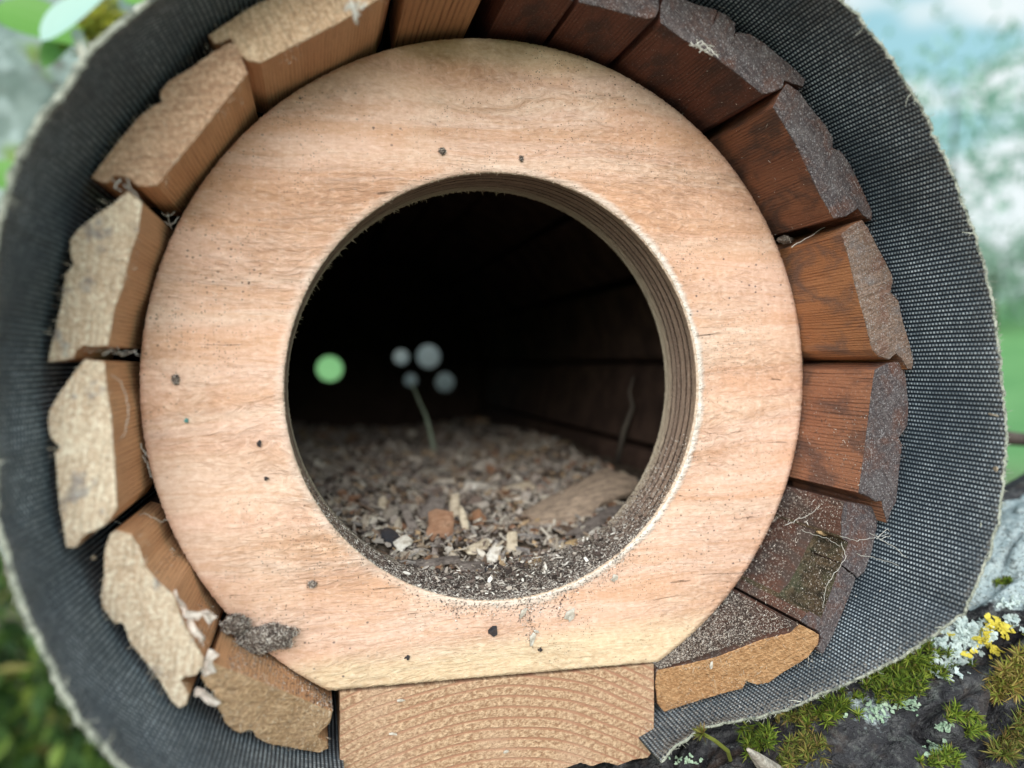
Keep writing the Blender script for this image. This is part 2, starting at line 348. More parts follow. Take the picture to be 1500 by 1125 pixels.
# ---- woven felt
def m_weave():
    n = NT('woven_felt', .75, .3); uv = n.co('UV'); u, v, _ = n.sep(uv)
    wob = n.noise(n.map(uv, (40, 40, 1)), 1, 2)
    row = n.math('MULTIPLY', n.math('ADD', u, n.math('MULTIPLY', wob, .0008)), 1000./1.22)
    colm = n.math('MULTIPLY', n.math('ADD', v, n.math('MULTIPLY', wob, .0005)), 1000./1.02)
    rf = n.math('FLOOR', row); odd = n.math('MULTIPLY', n.math('MODULO', n.math('ABSOLUTE', rf), 2.), .5)
    a = n.math('ABSOLUTE', n.math('SUBTRACT', n.math('FRACT', row), .5)); b = n.math('ABSOLUTE', n.math('SUBTRACT', n.math('FRACT', n.math('ADD', colm, odd)), .5))
    A = n.rng(a, .16, .36, 1, 0, True); B = n.rng(b, .20, .42, 1, 0, True); dot = n.math('MULTIPLY', A, B)
    cell = n.node('ShaderNodeTexWhiteNoise', noise_dimensions='2D'); n.link(n.comb(rf, n.math('FLOOR', n.math('ADD', colm, odd)), 0.), cell.inputs['Vector'])
    r = n.rng(cell.outputs['Value'], 0, 1, .55, 1.)
    wear = n.rng(n.noise(n.map(uv, (22, 40, 1)), 1, 4, .6), .32, .68, .40, 1.15)
    f = n.math('MULTIPLY', n.math('MULTIPLY', dot, r), wear, clamp=True)
    col = n.mix(f, (.013, .023, .037), (.62, .72, .80))
    ln = n.math('MULTIPLY', A, .6); col = n.mix(n.math('MULTIPLY', ln, n.math('SUBTRACT', 1., f)), col, (.10, .135, .17))
    dirt = n.noise(n.map(uv, (900, 900, 1)), 1, 3, .6)
    dz = n.attr('dirt'); col = n.mix(n.math('MULTIPLY', n.rng(dirt, .42, .62), dz), col, (.34, .33, .31))
    return n.done(col, n.bump(n.math('ADD', dot, n.math('MULTIPLY', A, .5)), .35, .9))
def m_simple(name, a, b, sc_=60, rough=.85, bump_=.3, isl=False, obr=False, spec=.2, c=None):
    n = NT(name, rough, spec); o = n.co()
    f = n.noise(o, sc_, 4, .6); col = n.mix(n.rng(f, .35, .65), a, b)
    if isl: col = n.mix(n.rng(n.island(), .0, 1, 0, 1), col, n.ramp(n.island(), c))
    if obr: col = n.mix(.75, col, n.ramp(n.objrand(), c))
    g = n.noise(o, sc_*6, 3, .6)
    if bump_: nrm = n.bump(g, bump_, .8)
    else: nrm = None
    col = n.mix(n.rng(g, .55, .75, 0, .4), col, tuple(q*.5 for q in a))
    return n.done(col, nrm)
M_WEAVE = m_weave()
def m_fray():
    n = NT('frayed_felt_edge', .95, .1); o = n.co(); f = n.noise(o, 420, 4, .7); g = n.noise(o, 130, 3, .6); q = n.noise(o, 1300, 3, .7)
    col = n.mix(n.rng(g, .35, .65), (.42, .45, .38), (.62, .64, .55)); col = n.mix(n.rng(f, .50, .60, 0, .85), col, (.13, .15, .13)); col = n.mix(n.rng(q, .5, .65, 0, .5), col, (.10, .11, .09))
    return n.done(col, n.bump(n.math('ADD', f, q), 1.2, 1))
M_FRAY = m_fray()
M_FELT = m_simple('felt_outside', (.05, .055, .055), (.12, .14, .12), 200, .95, .8)
M_FIB = m_simple('pale_fibre', (.62, .64, .56), (.45, .47, .40), 300, .8, 0)
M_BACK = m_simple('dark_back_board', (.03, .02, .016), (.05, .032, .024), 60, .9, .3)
# ------------------------------------------------------------------ the nest tube
NT_LOC = (0, 200, -110)
tube = empty('nest_tube', NT_LOC, "open round nest tube of wooden slats wrapped in dark woven felt, lying on mossy limb", "nest box")
# ring with the round opening (flat at the bottom, where it stands on the block)
fa, fb = P(500, 1010, 0), P(957, 970, 0)
def outer_r(dx, dz):
    """distance from the hole centre to the ring outline in the direction dx, dz"""
    hx, hz = HC; b = hx*dx+hz*dz; c = hx*hx+hz*hz-RD*RD
    t = -b+math.sqrt(b*b-c)
    ex, ez = fb.x-fa.x, fb.z-fa.z; den = dx*ez-dz*ex
    if abs(den) > 1e-6:
        s_ = ((fa.x-hx)*ez-(fa.z-hz)*ex)/den
        if s_ > 0 and s_ < t: t = s_
    return t
def build_ring():
    NA, NR = 1440, 26; V = []; F = []; MI = []
    cols = []
    grooves = (4.2, 7.2, 10.6, 13.2, 15.9)
    for i in range(NA):
        a = 2*math.pi*i/NA; dx, dz = math.cos(a), math.sin(a)
        ro = outer_r(dx, dz) + .22*n1(a*90, 3)+.15*n1(a*260, 1)
        bev = .15+.35*max(0, math.cos(a+.35))+.35*abs(n1(a*40, 7))
        ri = RH + bev + .35*n1(a*70, 2)
        ring = []
        ragged = .5*max(0, n1(a*60, 9))*(1 if dx < .3 else .3)+.3*n1(a*250, 4)
        prof = [(RH-.3+ragged*-.8, TH+ragged*1.1), (RH-.05, TH-.5)]            # from the back lip forward
        k = 24
        for j in range(k+1):
            y = (TH-.8)*(1-j/k)+.45*j/k
            r = RH + .10*n1(a*30, y*.9, 5)+.05*n1(a*200, y*3, 2)
            for g in grooves:
                d = abs(y+.5*n1(a*4, g)-g)
                if d < .55: r += .38*(1-d/.55)
            prof.append((r, y))
        for r, y in prof: ring.append((HC[0]+dx*r, y, HC[1]+dz*r))
        npr = len(ring)
        for j in range(NR+1):
            f = j/NR; r = ri+(ro-ri)*f
            x, z = HC[0]+dx*r, HC[1]+dz*r
            y = -.10*fbm(x*.12, z*.45, 3, 3) - (.05*n1(x*1.2, z*3.5, 8))
            if j == 0: y -= .25*max(0, n1(a*120, 5))*max(0, dx+.2)
            ring.append((x, y, z))
        ring.append((HC[0]+dx*(ro-.1), 6, HC[1]+dz*(ro-.1))); ring.append((HC[0]+dx*(ro-.1), TH, HC[1]+dz*(ro-.1)))
        cols.append(ring)
    n = len(cols[0])
    for c in cols: V += c
    for i in range(NA):
        i2 = (i+1) % NA
        for j in range(n):
            j2 = (j+1) % n
            F.append((i*n+j, i*n+j2, i2*n+j2, i2*n+j))
            MI.append(1 if (j < npr-1 or j >= n-2 or j == n-3) else (2 if j == npr-1 else 0))
    o = mk('entrance_ring', V, F, [M_RING, M_PLY, M_BEV], tube, mi=MI)
    sm_ = [m != 2 for m in MI]; o.data.polygons.foreach_set('use_smooth', sm_)
    b = bmesh.new(); b.from_mesh(o.data); bmesh.ops.recalc_face_normals(b, faces=b.faces); b.to_mesh(o.data); b.free()
    tag(o, "pale pinkish sawn wooden ring with large round hole")
    mb = MB()       # splinters on the lip of the opening
    for i in range(900):
        a = random.uniform(0, 6.283); dx, dz = math.cos(a), math.sin(a)
        if random.random() > .35+.65*max(0, math.cos(a+.3)): continue
        r = RH+random.uniform(0, 1.3); p = Vector((HC[0]+dx*r, random.uniform(-.25, .1), HC[1]+dz*r))
        e = p+Vector((-dx*random.uniform(.2, .9)+random.gauss(0, .3), -random.uniform(.1, .5), -dz*random.uniform(.2, .9)+random.gauss(0, .2)))
        mb.strand([p, (p+e)/2+Vector((0, -.1, 0)), e], .06, .02)
    for i in range(300):
        a = random.uniform(1.5, 2.9); dx, dz = math.cos(a), math.sin(a); r = RH-.2
        p = Vector((HC[0]+dx*r, TH-random.uniform(0, .6), HC[1]+dz*r)); l = random.expovariate(1/.25)
        e = p+Vector((-dx*l+random.gauss(0, .5), random.uniform(-.2, .4), -dz*l+random.gauss(0, .5)))
        mb.strand([p, e], .10, .03)
    s = mb.build('splinters', m_simple('pale_splinters', (.72, .64, .50), (.58, .48, .36), 300, .9, 0), o); tag(s, kind='stuff')
    return o
ring = build_ring()
# ---- slats
SL = {}
SL['A'] = ([(382,92),(500,32),(562,-5),(580,-45),(570,-80),(520,-72),(470,-50),(440,-22),(395,-3),(368,10),(343,26),(322,40),(305,52),(315,64),(338,56),(348,74),(360,88)], (382,92), (562,-5), TAN, S_OR2)
SL['B'] = ([(363,107),(300,187),(230,272),(215,273),(200,272),(190,262),(178,258),(167,257),(155,268),(147,267),(133,260),(173,207),(207,167),(222,157),(230,152),(237,150),(234,140),(235,133),(247,118),(283,97),(310,77),(337,62),(347,67)], (363,107), (230,272), TAN2, S_OR)
SL['C'] = ([(208,296),(203,337),(190,375),(181,418),(168,450),(158,507),(133,508),(122,506),(112,513),(108,524),(96,528),(70,530),(76,500),(90,442),(96,400),(108,388),(103,374),(102,352),(113,336),(143,313),(167,297),(187,280)], (208,296), (158,507), TAN3, S_OR2)
SL['D'] = ([(153,530),(157,575),(163,605),(165,642),(168,675),(172,745),(157,767),(140,778),(127,782),(116,793),(110,803),(97,802),(92,770),(87,745),(83,702),(80,665),(88,653),(80,648),(72,638),(70,618),(72,602),(87,575),(107,548),(123,527)], (153,530), (172,745), TAN3, S_OR)
SL['E'] = ([(192,783),(203,800),(213,830),(233,853),(253,870),(263,897),(273,920),(290,950),(298,963),(297,977),(287,990),(270,992),(265,999),(272,1010),(277,1017),(273,1033),(263,1038),(253,1030),(233,997),(213,970),(190,943),(182,917),(176,912),(167,913),(150,890),(147,873),(152,843),(152,810),(160,783),(170,777)], (192,783), (298,963), TAN3, S_OR)
SL['F'] = ([(308,970),(367,993),(417,1013),(487,1043),(483,1060),(470,1072),(465,1080),(478,1087),(481,1097),(467,1103),(433,1097),(393,1090),(374,1080),(370,1071),(363,1070),(352,1074),(341,1070),(330,1060),(326,1048),(318,1037),(316,1024),(312,1013),(300,1003),(294,992),(303,982)], (308,970), (487,1043), TAN4, S_OR)
SL['G'] = ([(611,-69),(680,-78),(742,-83),(752,-160),(680,-158),(606,-150)], (611,-69), (742,-83), TAN, S_TOP)
SL['H'] = ([(762,-40),(800,-20),(840,1),(846,-50),(850,-95),(780,-125),(752,-110)], (762,-40), (840,1), GREY, S_RED)
SL['I'] = ([(848,3),(880,10),(947,28),(960,26),(966,14),(966,-10),(960,-50),(900,-80),(856,-92)], (848,3), (957,26), GREY, S_RED)
SL['J'] = ([(968,33),(1000,57),(1043,80),(1083,110),(1117,138),(1132,135),(1147,128),(1149,118),(1162,122),(1177,127),(1180,117),(1167,103),(1143,83),(1120,63),(1100,50),(1080,47),(1074,62),(1071,72),(1077,46),(1077,33),(1063,20),(1053,16),(1046,34),(1034,54),(1043,34),(1050,14),(1043,12),(1017,5),(1000,-2),(975,-10),(968,8)], (968,33), (1117,138), GREY, S_RED)
SL['K'] = ([(1133,157),(1167,213),(1200,283),(1222,320),(1240,317),(1252,309),(1257,305),(1264,315),(1277,323),(1278,310),(1263,277),(1247,243),(1233,222),(1220,216),(1220,200),(1207,180),(1187,157),(1170,133),(1153,122),(1142,138)], (1133,157), (1222,320), GREY, S_RED2)
SL['L'] = ([(1233,343),(1243,375),(1253,418),(1267,468),(1278,512),(1287,522),(1303,527),(1313,518),(1322,527),(1330,541),(1336,541),(1338,530),(1332,502),(1323,472),(1317,442),(1305,427),(1308,413),(1307,402),(1297,382),(1288,366),(1280,350),(1272,334),(1263,322),(1248,330)], (1233,343), (1287,522), GREY2, S_BRN)
SL['M'] = ([(1282,542),(1277,575),(1273,608),(1267,658),(1260,708),(1258,722),(1273,728),(1283,735),(1292,734),(1294,745),(1300,766),(1305,750),(1313,735),(1317,692),(1322,652),(1317,641),(1324,632),(1330,622),(1331,592),(1328,562),(1325,537),(1320,529),(1300,532)], (1282,542), (1258,722), GREY, S_BRN2)
SL['N'] = ([(1238,735),(1233,757),(1233,793),(1222,820),(1213,847),(1200,877),(1173,910),(1186,919),(1200,925),(1203,937),(1197,951),(1205,958),(1217,937),(1233,900),(1250,860),(1254,847),(1243,838),(1232,828),(1227,818),(1236,828),(1246,836),(1257,846),(1267,837),(1277,810),(1285,770),(1288,745),(1262,738)], (1238,735), (1173,910), GREY, S_DUST)
SL['O'] = ([(1172,915),(1157,928),(1117,937),(1050,963),(1000,975),(963,982),(960,1000),(963,1030),(973,1043),(1000,1034),(1040,1022),(1067,1014),(1088,1009),(1094,998),(1100,1000),(1110,1003),(1127,1000),(1147,985),(1183,963),(1199,942),(1200,930),(1186,922)], (1172,915), (963,982), ORG, S_DUST)
LAB = dict(A="pale tan sawn slat end, upper left", C="bleached slat end with two rounded humps", G="ridged brown slat under the top of the tube",
           L="amber brown slat with small knot", O="slat with fresh orange sawn end")
M_INSHADE = m_simple('shade_painted_chamber_wood', (.045, .028, .022), (.09, .055, .042), 70, .9, .3)  # slat wood behind the ring, chamber shade painted into its colour
SLOUT = []            # outer profile points in mm for the felt
BACK = 446
def resample(poly, step):
    out = []
    for i, p in enumerate(poly):
        q = poly[(i+1) % len(poly)]; d = math.dist(p, q); k = max(1, int(round(d/step)))
        for j in range(k): out.append((p[0]+(q[0]-p[0])*j/k, p[1]+(q[1]-p[1])*j/k))
    return out
SLINFO = {}
def build_slat(key, idx):
    poly, e0, e1, mend, mside = SL[key]
    Y0, Y1 = solve_r(e0, 99.6), solve_r(e1, 99.6)
    if key == 'O': Y1 = -1.0
    q0, q1 = P(*e0, Y0), P(*e1, Y1)
    t = Vector((q1.x-q0.x, 0, q1.z-q0.z)); Ln = t.length; t.normalize()
    def yat(s): return Y0+(Y1-Y0)*max(-.25, min(1.25, s/Ln))
    pts = resample(poly, 4.0); W = []
    for i, (x, y) in enumerate(pts):
        Y = (Y0+Y1)/2
        for _ in range(6):
            q = P(x, y, Y); s = (q.x-q0.x)*t.x+(q.z-q0.z)*t.z; Y = yat(s)
        q = P(x, y, Y)
        W.append([q.x, Y, q.z])
    # ragged saw marks on the outline, kept off the inner face
    cx, cz = sum(p[0] for p in W)/len(W), sum(p[2] for p in W)/len(W)
    inner = lambda p: abs((p[0]-q0.x)*-t.z+(p[2]-q0.z)*t.x) < 1.2
    N = len(W)
    SLINFO[key] = (q0, q1, Y0, Y1, t)
    V = []; F = []; MI = []; UV = []
    front = []
    for i, p in enumerate(W):
        j = .0 if inner(p) else .17
        front.append((p[0]+j*n1(i*.9, idx*3.1), p[1]+.12*n1(i*.6, idx*7), p[2]+j*n1(i*.8, idx*5.3+9)))
    per = [0]
    for i in range(N): per.append(per[-1]+math.dist((W[i][0], W[i][2]), (W[(i+1) % N][0], W[(i+1) % N][2])))
    # front edge slightly eased: ring 0 = face (inset a hair), ring 1 = edge, ring 2.. along Y
    cen = Vector((cx, 0, cz)); rings = []
    def inset(p, d):
        v = Vector((cx-p[0], 0, cz-p[2])); v.normalize(); return (p[0]+v.x*d, p[1], p[2]+v.z*d)
    rings.append([(*(inset(p, .22)[:1]), p[1]-.0, inset(p, .22)[2]) for p in front])
    rings.append([(p[0], p[1]+.25+.15*n1(i*1.7, idx), p[2]) for i, p in enumerate(front)])
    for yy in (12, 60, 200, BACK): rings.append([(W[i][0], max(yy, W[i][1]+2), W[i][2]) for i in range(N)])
    for r in rings: V += r
    lu = []
    for k in range(len(rings)-1):
        for i in range(N):
            i2 = (i+1) % N
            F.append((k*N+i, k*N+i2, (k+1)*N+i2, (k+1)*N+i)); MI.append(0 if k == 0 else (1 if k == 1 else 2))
            a, b = per[i]*MM, per[i+1]*MM
            ya, yb = rings[k][i][1]*MM, rings[k+1][i][1]*MM
            lu += [(a, ya), (b, rings[k][i2][1]*MM), (b, rings[k+1][i2][1]*MM), (a, yb)]
    F.append(tuple(range(N-1, -1, -1))); MI.append(0); lu += [(V[i][0]*MM, V[i][2]*MM) for i in range(N-1, -1, -1)]
    b0 = (len(rings)-1)*N
    F.append(tuple(b0+i for i in range(N))); MI.append(1); lu += [(V[b0+i][0]*MM, V[b0+i][2]*MM) for i in range(N)]
    o = mk('slat', V, F, [mend, mside, M_INSHADE], tube, mi=MI, uv=lu)
    b = bmesh.new(); b.from_mesh(o.data)
    bmesh.ops.triangulate(b, faces=[f for f in b.faces if len(f.verts) > 4])
    bmesh.ops.recalc_face_normals(b, faces=b.faces); b.to_mesh(o.data); b.free()
    if key in LAB: o['label'] = LAB[key]
    for p in W:
        SLOUT.append((math.atan2(p[2], p[0]), math.hypot(p[0], p[2])))
    return o
def m_fuzz(name, a, b):
    n = NT(name, .9, .1); return n.done(n.ramp(n.island(), [(0, a), (.6, b), (1, tuple(v*.5 for v in a))]))
FZ_P, FZ_D = m_fuzz('pale_fuzz', (.66, .56, .42), (.78, .70, .58)), m_fuzz('grey_fuzz', (.30, .27, .26), (.50, .48, .47))
def fuzz(key, o):
    q0, q1, Y0, Y1, t = SLINFO[key]; poly = resample(SL[key][0], 3.0); mb = MB(); pale = key in 'ABCDEFGO'; ln = (q1-q0).dot(t)
    ctr = Vector((sum(p[0] for p in poly)/len(poly), sum(p[1] for p in poly)/len(poly), 0))
    for i in range(420 if pale else 150):
        x, y = random.choice(poly); x += (ctr.x-x)*random.random()**2.2*.9; y += (ctr.y-y)*random.random()**2.2*.9
        Y = (Y0+Y1)/2
        for _ in range(4):
            q = P(x, y, Y); Y = Y0+(Y1-Y0)*max(-.25, min(1.25, (q-q0).dot(t)/ln))
        q = P(x, y, Y-.02); l = random.expovariate(1/.38)+.12
        d = Vector((random.gauss(0, 1), random.gauss(-.55, .35), random.gauss(0, 1))).normalized()
        mb.strand([q, q+d*l*.6, q+d*l+Vector((random.gauss(0, .1), 0, random.gauss(0, .1)))], .06 if pale else .045, .02)
    tag(mb.build('torn_fibres', FZ_P if pale else FZ_D, o), kind='stuff')
slats = {}
for i, k in enumerate(SL): slats[k] = build_slat(k, i)
for k in SL: fuzz(k, slats[k])
# N has a mortise cut into its inner face, open to the front: carve it with a boolean built as geometry
def carve(o, box8):
    me = bpy.data.meshes.new('cut'); 
    me.from_pydata([tuple(Vector(p)*MM) for p in box8], [], [(0,1,2,3),(7,6,5,4),(0,4,5,1),(1,5,6,2),(2,6,7,3),(3,7,4,0)])
    b = bmesh.new(); b.from_mesh(me); bmesh.ops.recalc_face_normals(b, faces=b.faces); b.to_mesh(me); b.free()
    c = bpy.data.objects.new('cut', me); C.objects.link(c); c.matrix_world = Matrix.Identity(4)
    md = o.modifiers.new('b', 'BOOLEAN'); md.object = c; md.operation = 'DIFFERENCE'; md.solver = 'EXACT'
    bpy.context.view_layer.update()
    dg = bpy.context.evaluated_depsgraph_get(); nm = bpy.data.meshes.new_from_object(o.evaluated_get(dg))
    if len(nm.polygons) > 10: o.modifiers.clear(); o.data = nm
    else: o.modifiers.clear()
    bpy.data.objects.remove(c)
q0, q1, Y0, Y1, t = SLINFO['N']
inw = Vector((-t.z, 0, t.x))
if inw.dot(Vector((-q0.x, 0, -q0.z))) < 0: inw = -inw
aa = q0 + t*((q1-q0).dot(t)*.27); bb = q0 + t*((q1-q0).dot(t)*.90)
box = []
for yy in (-40, -13.5):
    for p, dd in ((aa, 2), (bb, 2), (bb, -6.2), (aa, -6.2)):
        v = p+inw*dd; box.append((v.x, yy, v.z))
def m_notch():
    n = NT('rotten_notch_wood', .95, .1); o = n.co(); f = n.noise(n.map(o, (500, 90, 500)), 1, 5, .7); g = n.noise(o, 1400, 3, .7); k = n.noise(o, 120, 4, .6)
    col = n.mix(n.rng(f, .38, .62), (.045, .04, .028), (.15, .11, .07)); col = n.mix(n.rng(k, .5, .65, 0, .7), col, (.10, .11, .07)); col = n.mix(n.rng(g, .56, .68, 0, .8), col, (.48, .42, .34))
    return n.done(col, n.bump(n.math('ADD', f, g), 1.0, 1))
carve(slats['N'], box)
me = slats['N'].data; me.materials.append(m_notch()); off = Vector(tube.location)
for f in me.polygons:
    c = f.center/MM; sv = (c-q0).dot(t)/(q1-q0).dot(t); dv = (c-q0).dot(inw)
    if .255 < sv < .915 and -6.4 < dv < -.12 and (abs(dv+6.2) < .2 or (abs(c.y+13.5) < .4) or abs(sv-.27) < .012 or abs(sv-.90) < .012): f.material_index = len(me.materials)-1
# ---- block the ring stands on
def build_block():
    poly = [(498,1014.5),(600,1006),(700,997),(830,985),(957.5,973),(958,1040),(957,1100),(948,1110),(930,1112),(905,1121),(885,1116),(867,1122),(850,1117),(820,1128),(780,1126),(740,1135),(600,1140),(498,1142)]
    pts = resample(poly, 4); V = []; F = []; MI = []
    N = len(pts); fr = []
    for i, (x, y) in enumerate(pts):
        q = P(x, y, .3); j = .22 if y > 1030 and x < 950 else .05
        fr.append((q.x+j*n1(i*.7, 4), .3+.1*n1(i*.5, 2), q.z+j*n1(i*.9, 8)))
    V += fr; V += [(p[0], p[1]+.3, p[2]-.0) for p in fr]; V += [(p[0], BACK, p[2]) for p in fr]
    for k in range(2):
        for i in range(N): F.append((k*N+i, k*N+(i+1) % N, (k+1)*N+(i+1) % N, (k+1)*N+i)); MI.append(0)
    F.append(tuple(range(N-1, -1, -1))); F.append(tuple(2*N+i for i in range(N))); MI += [0, 0]
    o = mk('base_block', V, F, [M_BLOCK], tube, mi=MI)
    b = bmesh.new(); b.from_mesh(o.data); bmesh.ops.recalc_face_normals(b, faces=b.faces); b.to_mesh(o.data); b.free()
    tag(o, "sawn beam end showing curved growth rings")
build_block()
# ---- back board with small round holes that let daylight in
def build_back():
    holes = [((483,540), 11.5), ((588,523), 7), ((628,522), 11), ((602,557), 6), ((652,560), 9)]
    b = bmesh.new(); Yb = BACK+.5
    n = 96
    outer = [b.verts.new((111*math.cos(2*math.pi*i/n), Yb, 111*math.sin(2*math.pi*i/n))) for i in range(n)]
    edges = [b.edges.new((outer[i], outer[(i+1) % n])) for i in range(n)]
    for (px, r) in holes:
        q = P(*px, Yb); m = 24
        vs = [b.verts.new((q.x+r*math.cos(2*math.pi*i/m), Yb, q.z+r*math.sin(2*math.pi*i/m))) for i in range(m)]
        edges += [b.edges.new((vs[i], vs[(i+1) % m])) for i in range(m)]
    res = bmesh.ops.triangle_fill(b, use_beauty=True, edges=edges)
    fs = [f for f in b.faces]
    # drop faces lying inside holes
    for f in list(b.faces):
        c = f.calc_center_median()
        for (px, r) in holes:
            q = P(*px, Yb)
            if math.hypot(c.x-q.x, c.z-q.z) < r*.96: b.faces.remove(f); break
    ext = bmesh.ops.extrude_face_region(b, geom=list(b.faces))
    for v in [g for g in ext['geom'] if isinstance(g, bmesh.types.BMVert)]: v.co.y += 3
    bmesh.ops.recalc_face_normals(b, faces=b.faces)
    V = [v.co.copy() for v in b.verts]; b.verts.index_update(); F = [[v.index for v in f.verts] for f in b.faces]
    b.free()
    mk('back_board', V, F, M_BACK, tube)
build_back()
# ---- felt sleeve
RIM = [(508,1238),(497,1233),(420,1222),(330,1195),(250,1160),(180,1120),(146,1080),(120,1053),(100,1013),(72,957),(48,912),(28,860),(12,800),(2,767),(-3,700),(-6,620),(-7,540),(-6,460),(-4,400),(0,337),(10,300),(25,257),(42,223),(66,180),(99,133),(125,95),(142,72),(180,38),(228,0),(270,-35),(330,-80),(450,-140),(600,-185),(780,-190),(950,-150),(1100,-85),(1180,-35),(1240,8),(1273,48),(1313,103),(1347,160),(1381,227),(1403,283),(1427,350),(1438,388),(1451,442),(1460,500),(1467,575),(1472,642),(1468,708),(1460,767),(1445,810),(1430,853),(1410,898),(1393,910),(1360,933),(1313,963),(1260,990),(1200,1017),(1150,1038),(1110,1050),(1067,1055),(1030,1062),(1003,1080),(980,1100),(966,1113)]
def build_sleeve():
    pts = []
    for i in range(len(RIM)-1):
        p, q = RIM[i], RIM[i+1]; k = max(1, int(math.dist(p, q)/4))
        for j in range(k): pts.append((p[0]+(q[0]-p[0])*j/k, p[1]+(q[1]-p[1])*j/k))
    pts.append(RIM[-1]); N = len(pts)
    Y = []
    for i, p in enumerate(pts):
        y = solve_r(p, 113.8, -120, 60); Y.append(max(-60, min(-3, y)))
    Y = np.array(Y); k = 31; pad = np.pad(Y, k//2, mode='edge'); Y = np.convolve(pad, np.ones(k)/k, 'valid')
    Y[-60:] = np.minimum(Y[-60:], -4.5)
    W = [P(p[0], p[1], float(y)) for p, y in zip(pts, Y)]
    # radius of the slat backs at each angle
    so = np.array(SLOUT)
    def rb(a):
        d = np.abs((so[:, 0]-a+math.pi) % (2*math.pi)-math.pi); m = d < .10
        return float(so[m, 1].max()) if m.any() else 111.
    ang = np.array([math.atan2(q.z, q.x) for q in W])
    RB = np.array([min(114.5, max(109.5, rb(a)))+.9 for a in ang])
    pad = np.pad(RB, 10, mode='edge'); RB = np.convolve(pad, np.ones(21)/21, 'valid')
    per = np.concatenate([[0], np.cumsum([(W[i+1]-W[i]).length for i in range(N-1)])])
    NV = 40; V = []; UV = []; dirt = []
    TK = 1.8
    def tk(i): return (1.2 if pts[i][0] < 700 else .95)*(1+.35*n1(i*.22, 11)+.25*n1(i*.7, 3))
    rows = []
    rimr = [math.hypot(q.x, q.z) for q in W]
    for i in range(N):
        a = ang[i]; c, s = math.cos(a), math.sin(a)
        rf = rimr[i]; y0 = float(Y[i]); edge = .6*n1(i*.16, 5)+.45*n1(i*.5, 2)+.3*n1(i*1.3, 6)
        prof = []
        for j in range(NV+1):
            f = j/NV
            y = y0+(BACK+4-y0)*(f**2.6)
            g = min(1, (y-y0)/(max(5., -22-y0+2)))    # flare reaches the slats
            g = g*g*(3-2*g)
            TK = tk(i)
            r = rf+(RB[i]-rf)*g - TK*.0
            r += (.45*n1(a*9, y*.05)+.9*max(0, n1(a*5+3, y*.02, 4))+.35*n1(a*26, y*.08, 9))*(1-.75*g)
            prof.append((r, y+edge*(1-f)))
        inner_ = [(r*c, y, r*s) for r, y in prof]
        outer_ = [((r+TK+.25*n1(a*60, y*.2))*c, y, (r+TK+.25*n1(a*60, y*.2))*s) for r, y in prof]
        rowv = [((prof[0][0]+TK*.5)*c, prof[0][1]-.25-.3*abs(n1(i*.8, 3)), (prof[0][0]+TK*.5)*s)]
        rows.append((inner_, rowv, outer_))
    nv = 2*(NV+1)+1
    for i, (a_, m_, b_) in enumerate(rows):
        V += a_[::-1]+m_+b_
        u = per[i]*MM
        UV += [(u, p[1]*MM) for p in a_[::-1]]+[(u, m_[0][1]*MM)]+[(u, p[1]*MM) for p in b_]
        # dust on the lower right part and close to the rim
        low = max(0., min(1., (-W[i].z-58)/35.)) * (1 if W[i].x > 0 else .55)
        for k_, p in enumerate(a_[::-1]):
            e = max(0, 1-(p[1]-Y[i])/7.); e2 = max(0, 1-(p[1]-Y[i])/1.6)
            dirt.append(min(.95, low*.8*(.35+.65*e)+.18*e+.8*e2*max(0, .5+n1(i*.13, 17))))
        dirt += [.9]*(1+NV+1)
    F = []; MI = []
    for i in range(N-1):
        for j in range(nv-1):
            F.append((i*nv+j, (i+1)*nv+j, (i+1)*nv+j+1, i*nv+j+1))
            MI.append(0 if j < NV else (1 if j <= NV+1 else 2))
    F.append(tuple(range(nv))); F.append(tuple((N-1)*nv+j for j in range(nv-1, -1, -1))); MI += [2, 2]
    o = mk('felt_sleeve', V, F, [M_WEAVE, M_FRAY, M_FELT], tube, sm=True, mi=MI, uv=UV)
    at = o.data.attributes.new('dirt', 'FLOAT', 'POINT'); at.data.foreach_set('value', dirt)
    b = bmesh.new(); b.from_mesh(o.data); bmesh.ops.recalc_face_normals(b, faces=b.faces); b.to_mesh(o.data); b.free()
    tag(o, "dark woven felt wrap with frayed pale rim")
    # loose fibres and lichen crumbs on the cut edge
    mb = MB()
    for i in range(N-1):
        q = W[i]; a = ang[i]; d = Vector((math.cos(a), 0, math.sin(a)))
        for _ in range(4):
            tt = Vector((-d.z, 0, d.x)); p = q+d*random.uniform(0, 1.2)+tt*random.uniform(-.4, .4)
            l = random.expovariate(1/.4)+.1
            dr = (tt*random.gauss(0, 1)+d*random.gauss(.1, .6)+Vector((0, random.gauss(-.5, .6), 0))).normalized()
            mid = p+dr*l*.5+Vector((random.gauss(0, .12), random.gauss(0, .12), random.gauss(0, .12)))
            mb.strand([p, mid, p+dr*l], .07, .03)
        if random.random() < .012:
            p = q-d*.1; dr = (-d*random.uniform(.5, 2.2)+Vector((-d.z, 0, d.x))*random.gauss(0, 1.1)+Vector((0, random.uniform(.3, 1.4), 0)))
            mb.strand([p, p+dr*.5+Vector((random.gauss(0, .4), 0, random.gauss(0, .4))), p+dr*1.1], .14, .05)
    fo = mb.build('frayed_fibres', M_FIB, o); tag(fo, kind='stuff')
    mb = MB()
    for i in range(2200):
        k = int(random.uniform(60, N-60)); a = ang[k]; d = Vector((math.cos(a), 0, math.sin(a)))
        if n1(k*.06, 3) < -.05 and random.random() < .8: continue
        r = rimr[k]+TK+random.uniform(-.1, .7); p = Vector((r*d.x, float(Y[k])+random.uniform(0, 9)**1.0, r*d.z))
        mb.flake(p, rq(60), random.uniform(.5, 1.5), random.uniform(.3, 1.), .15, n=5)
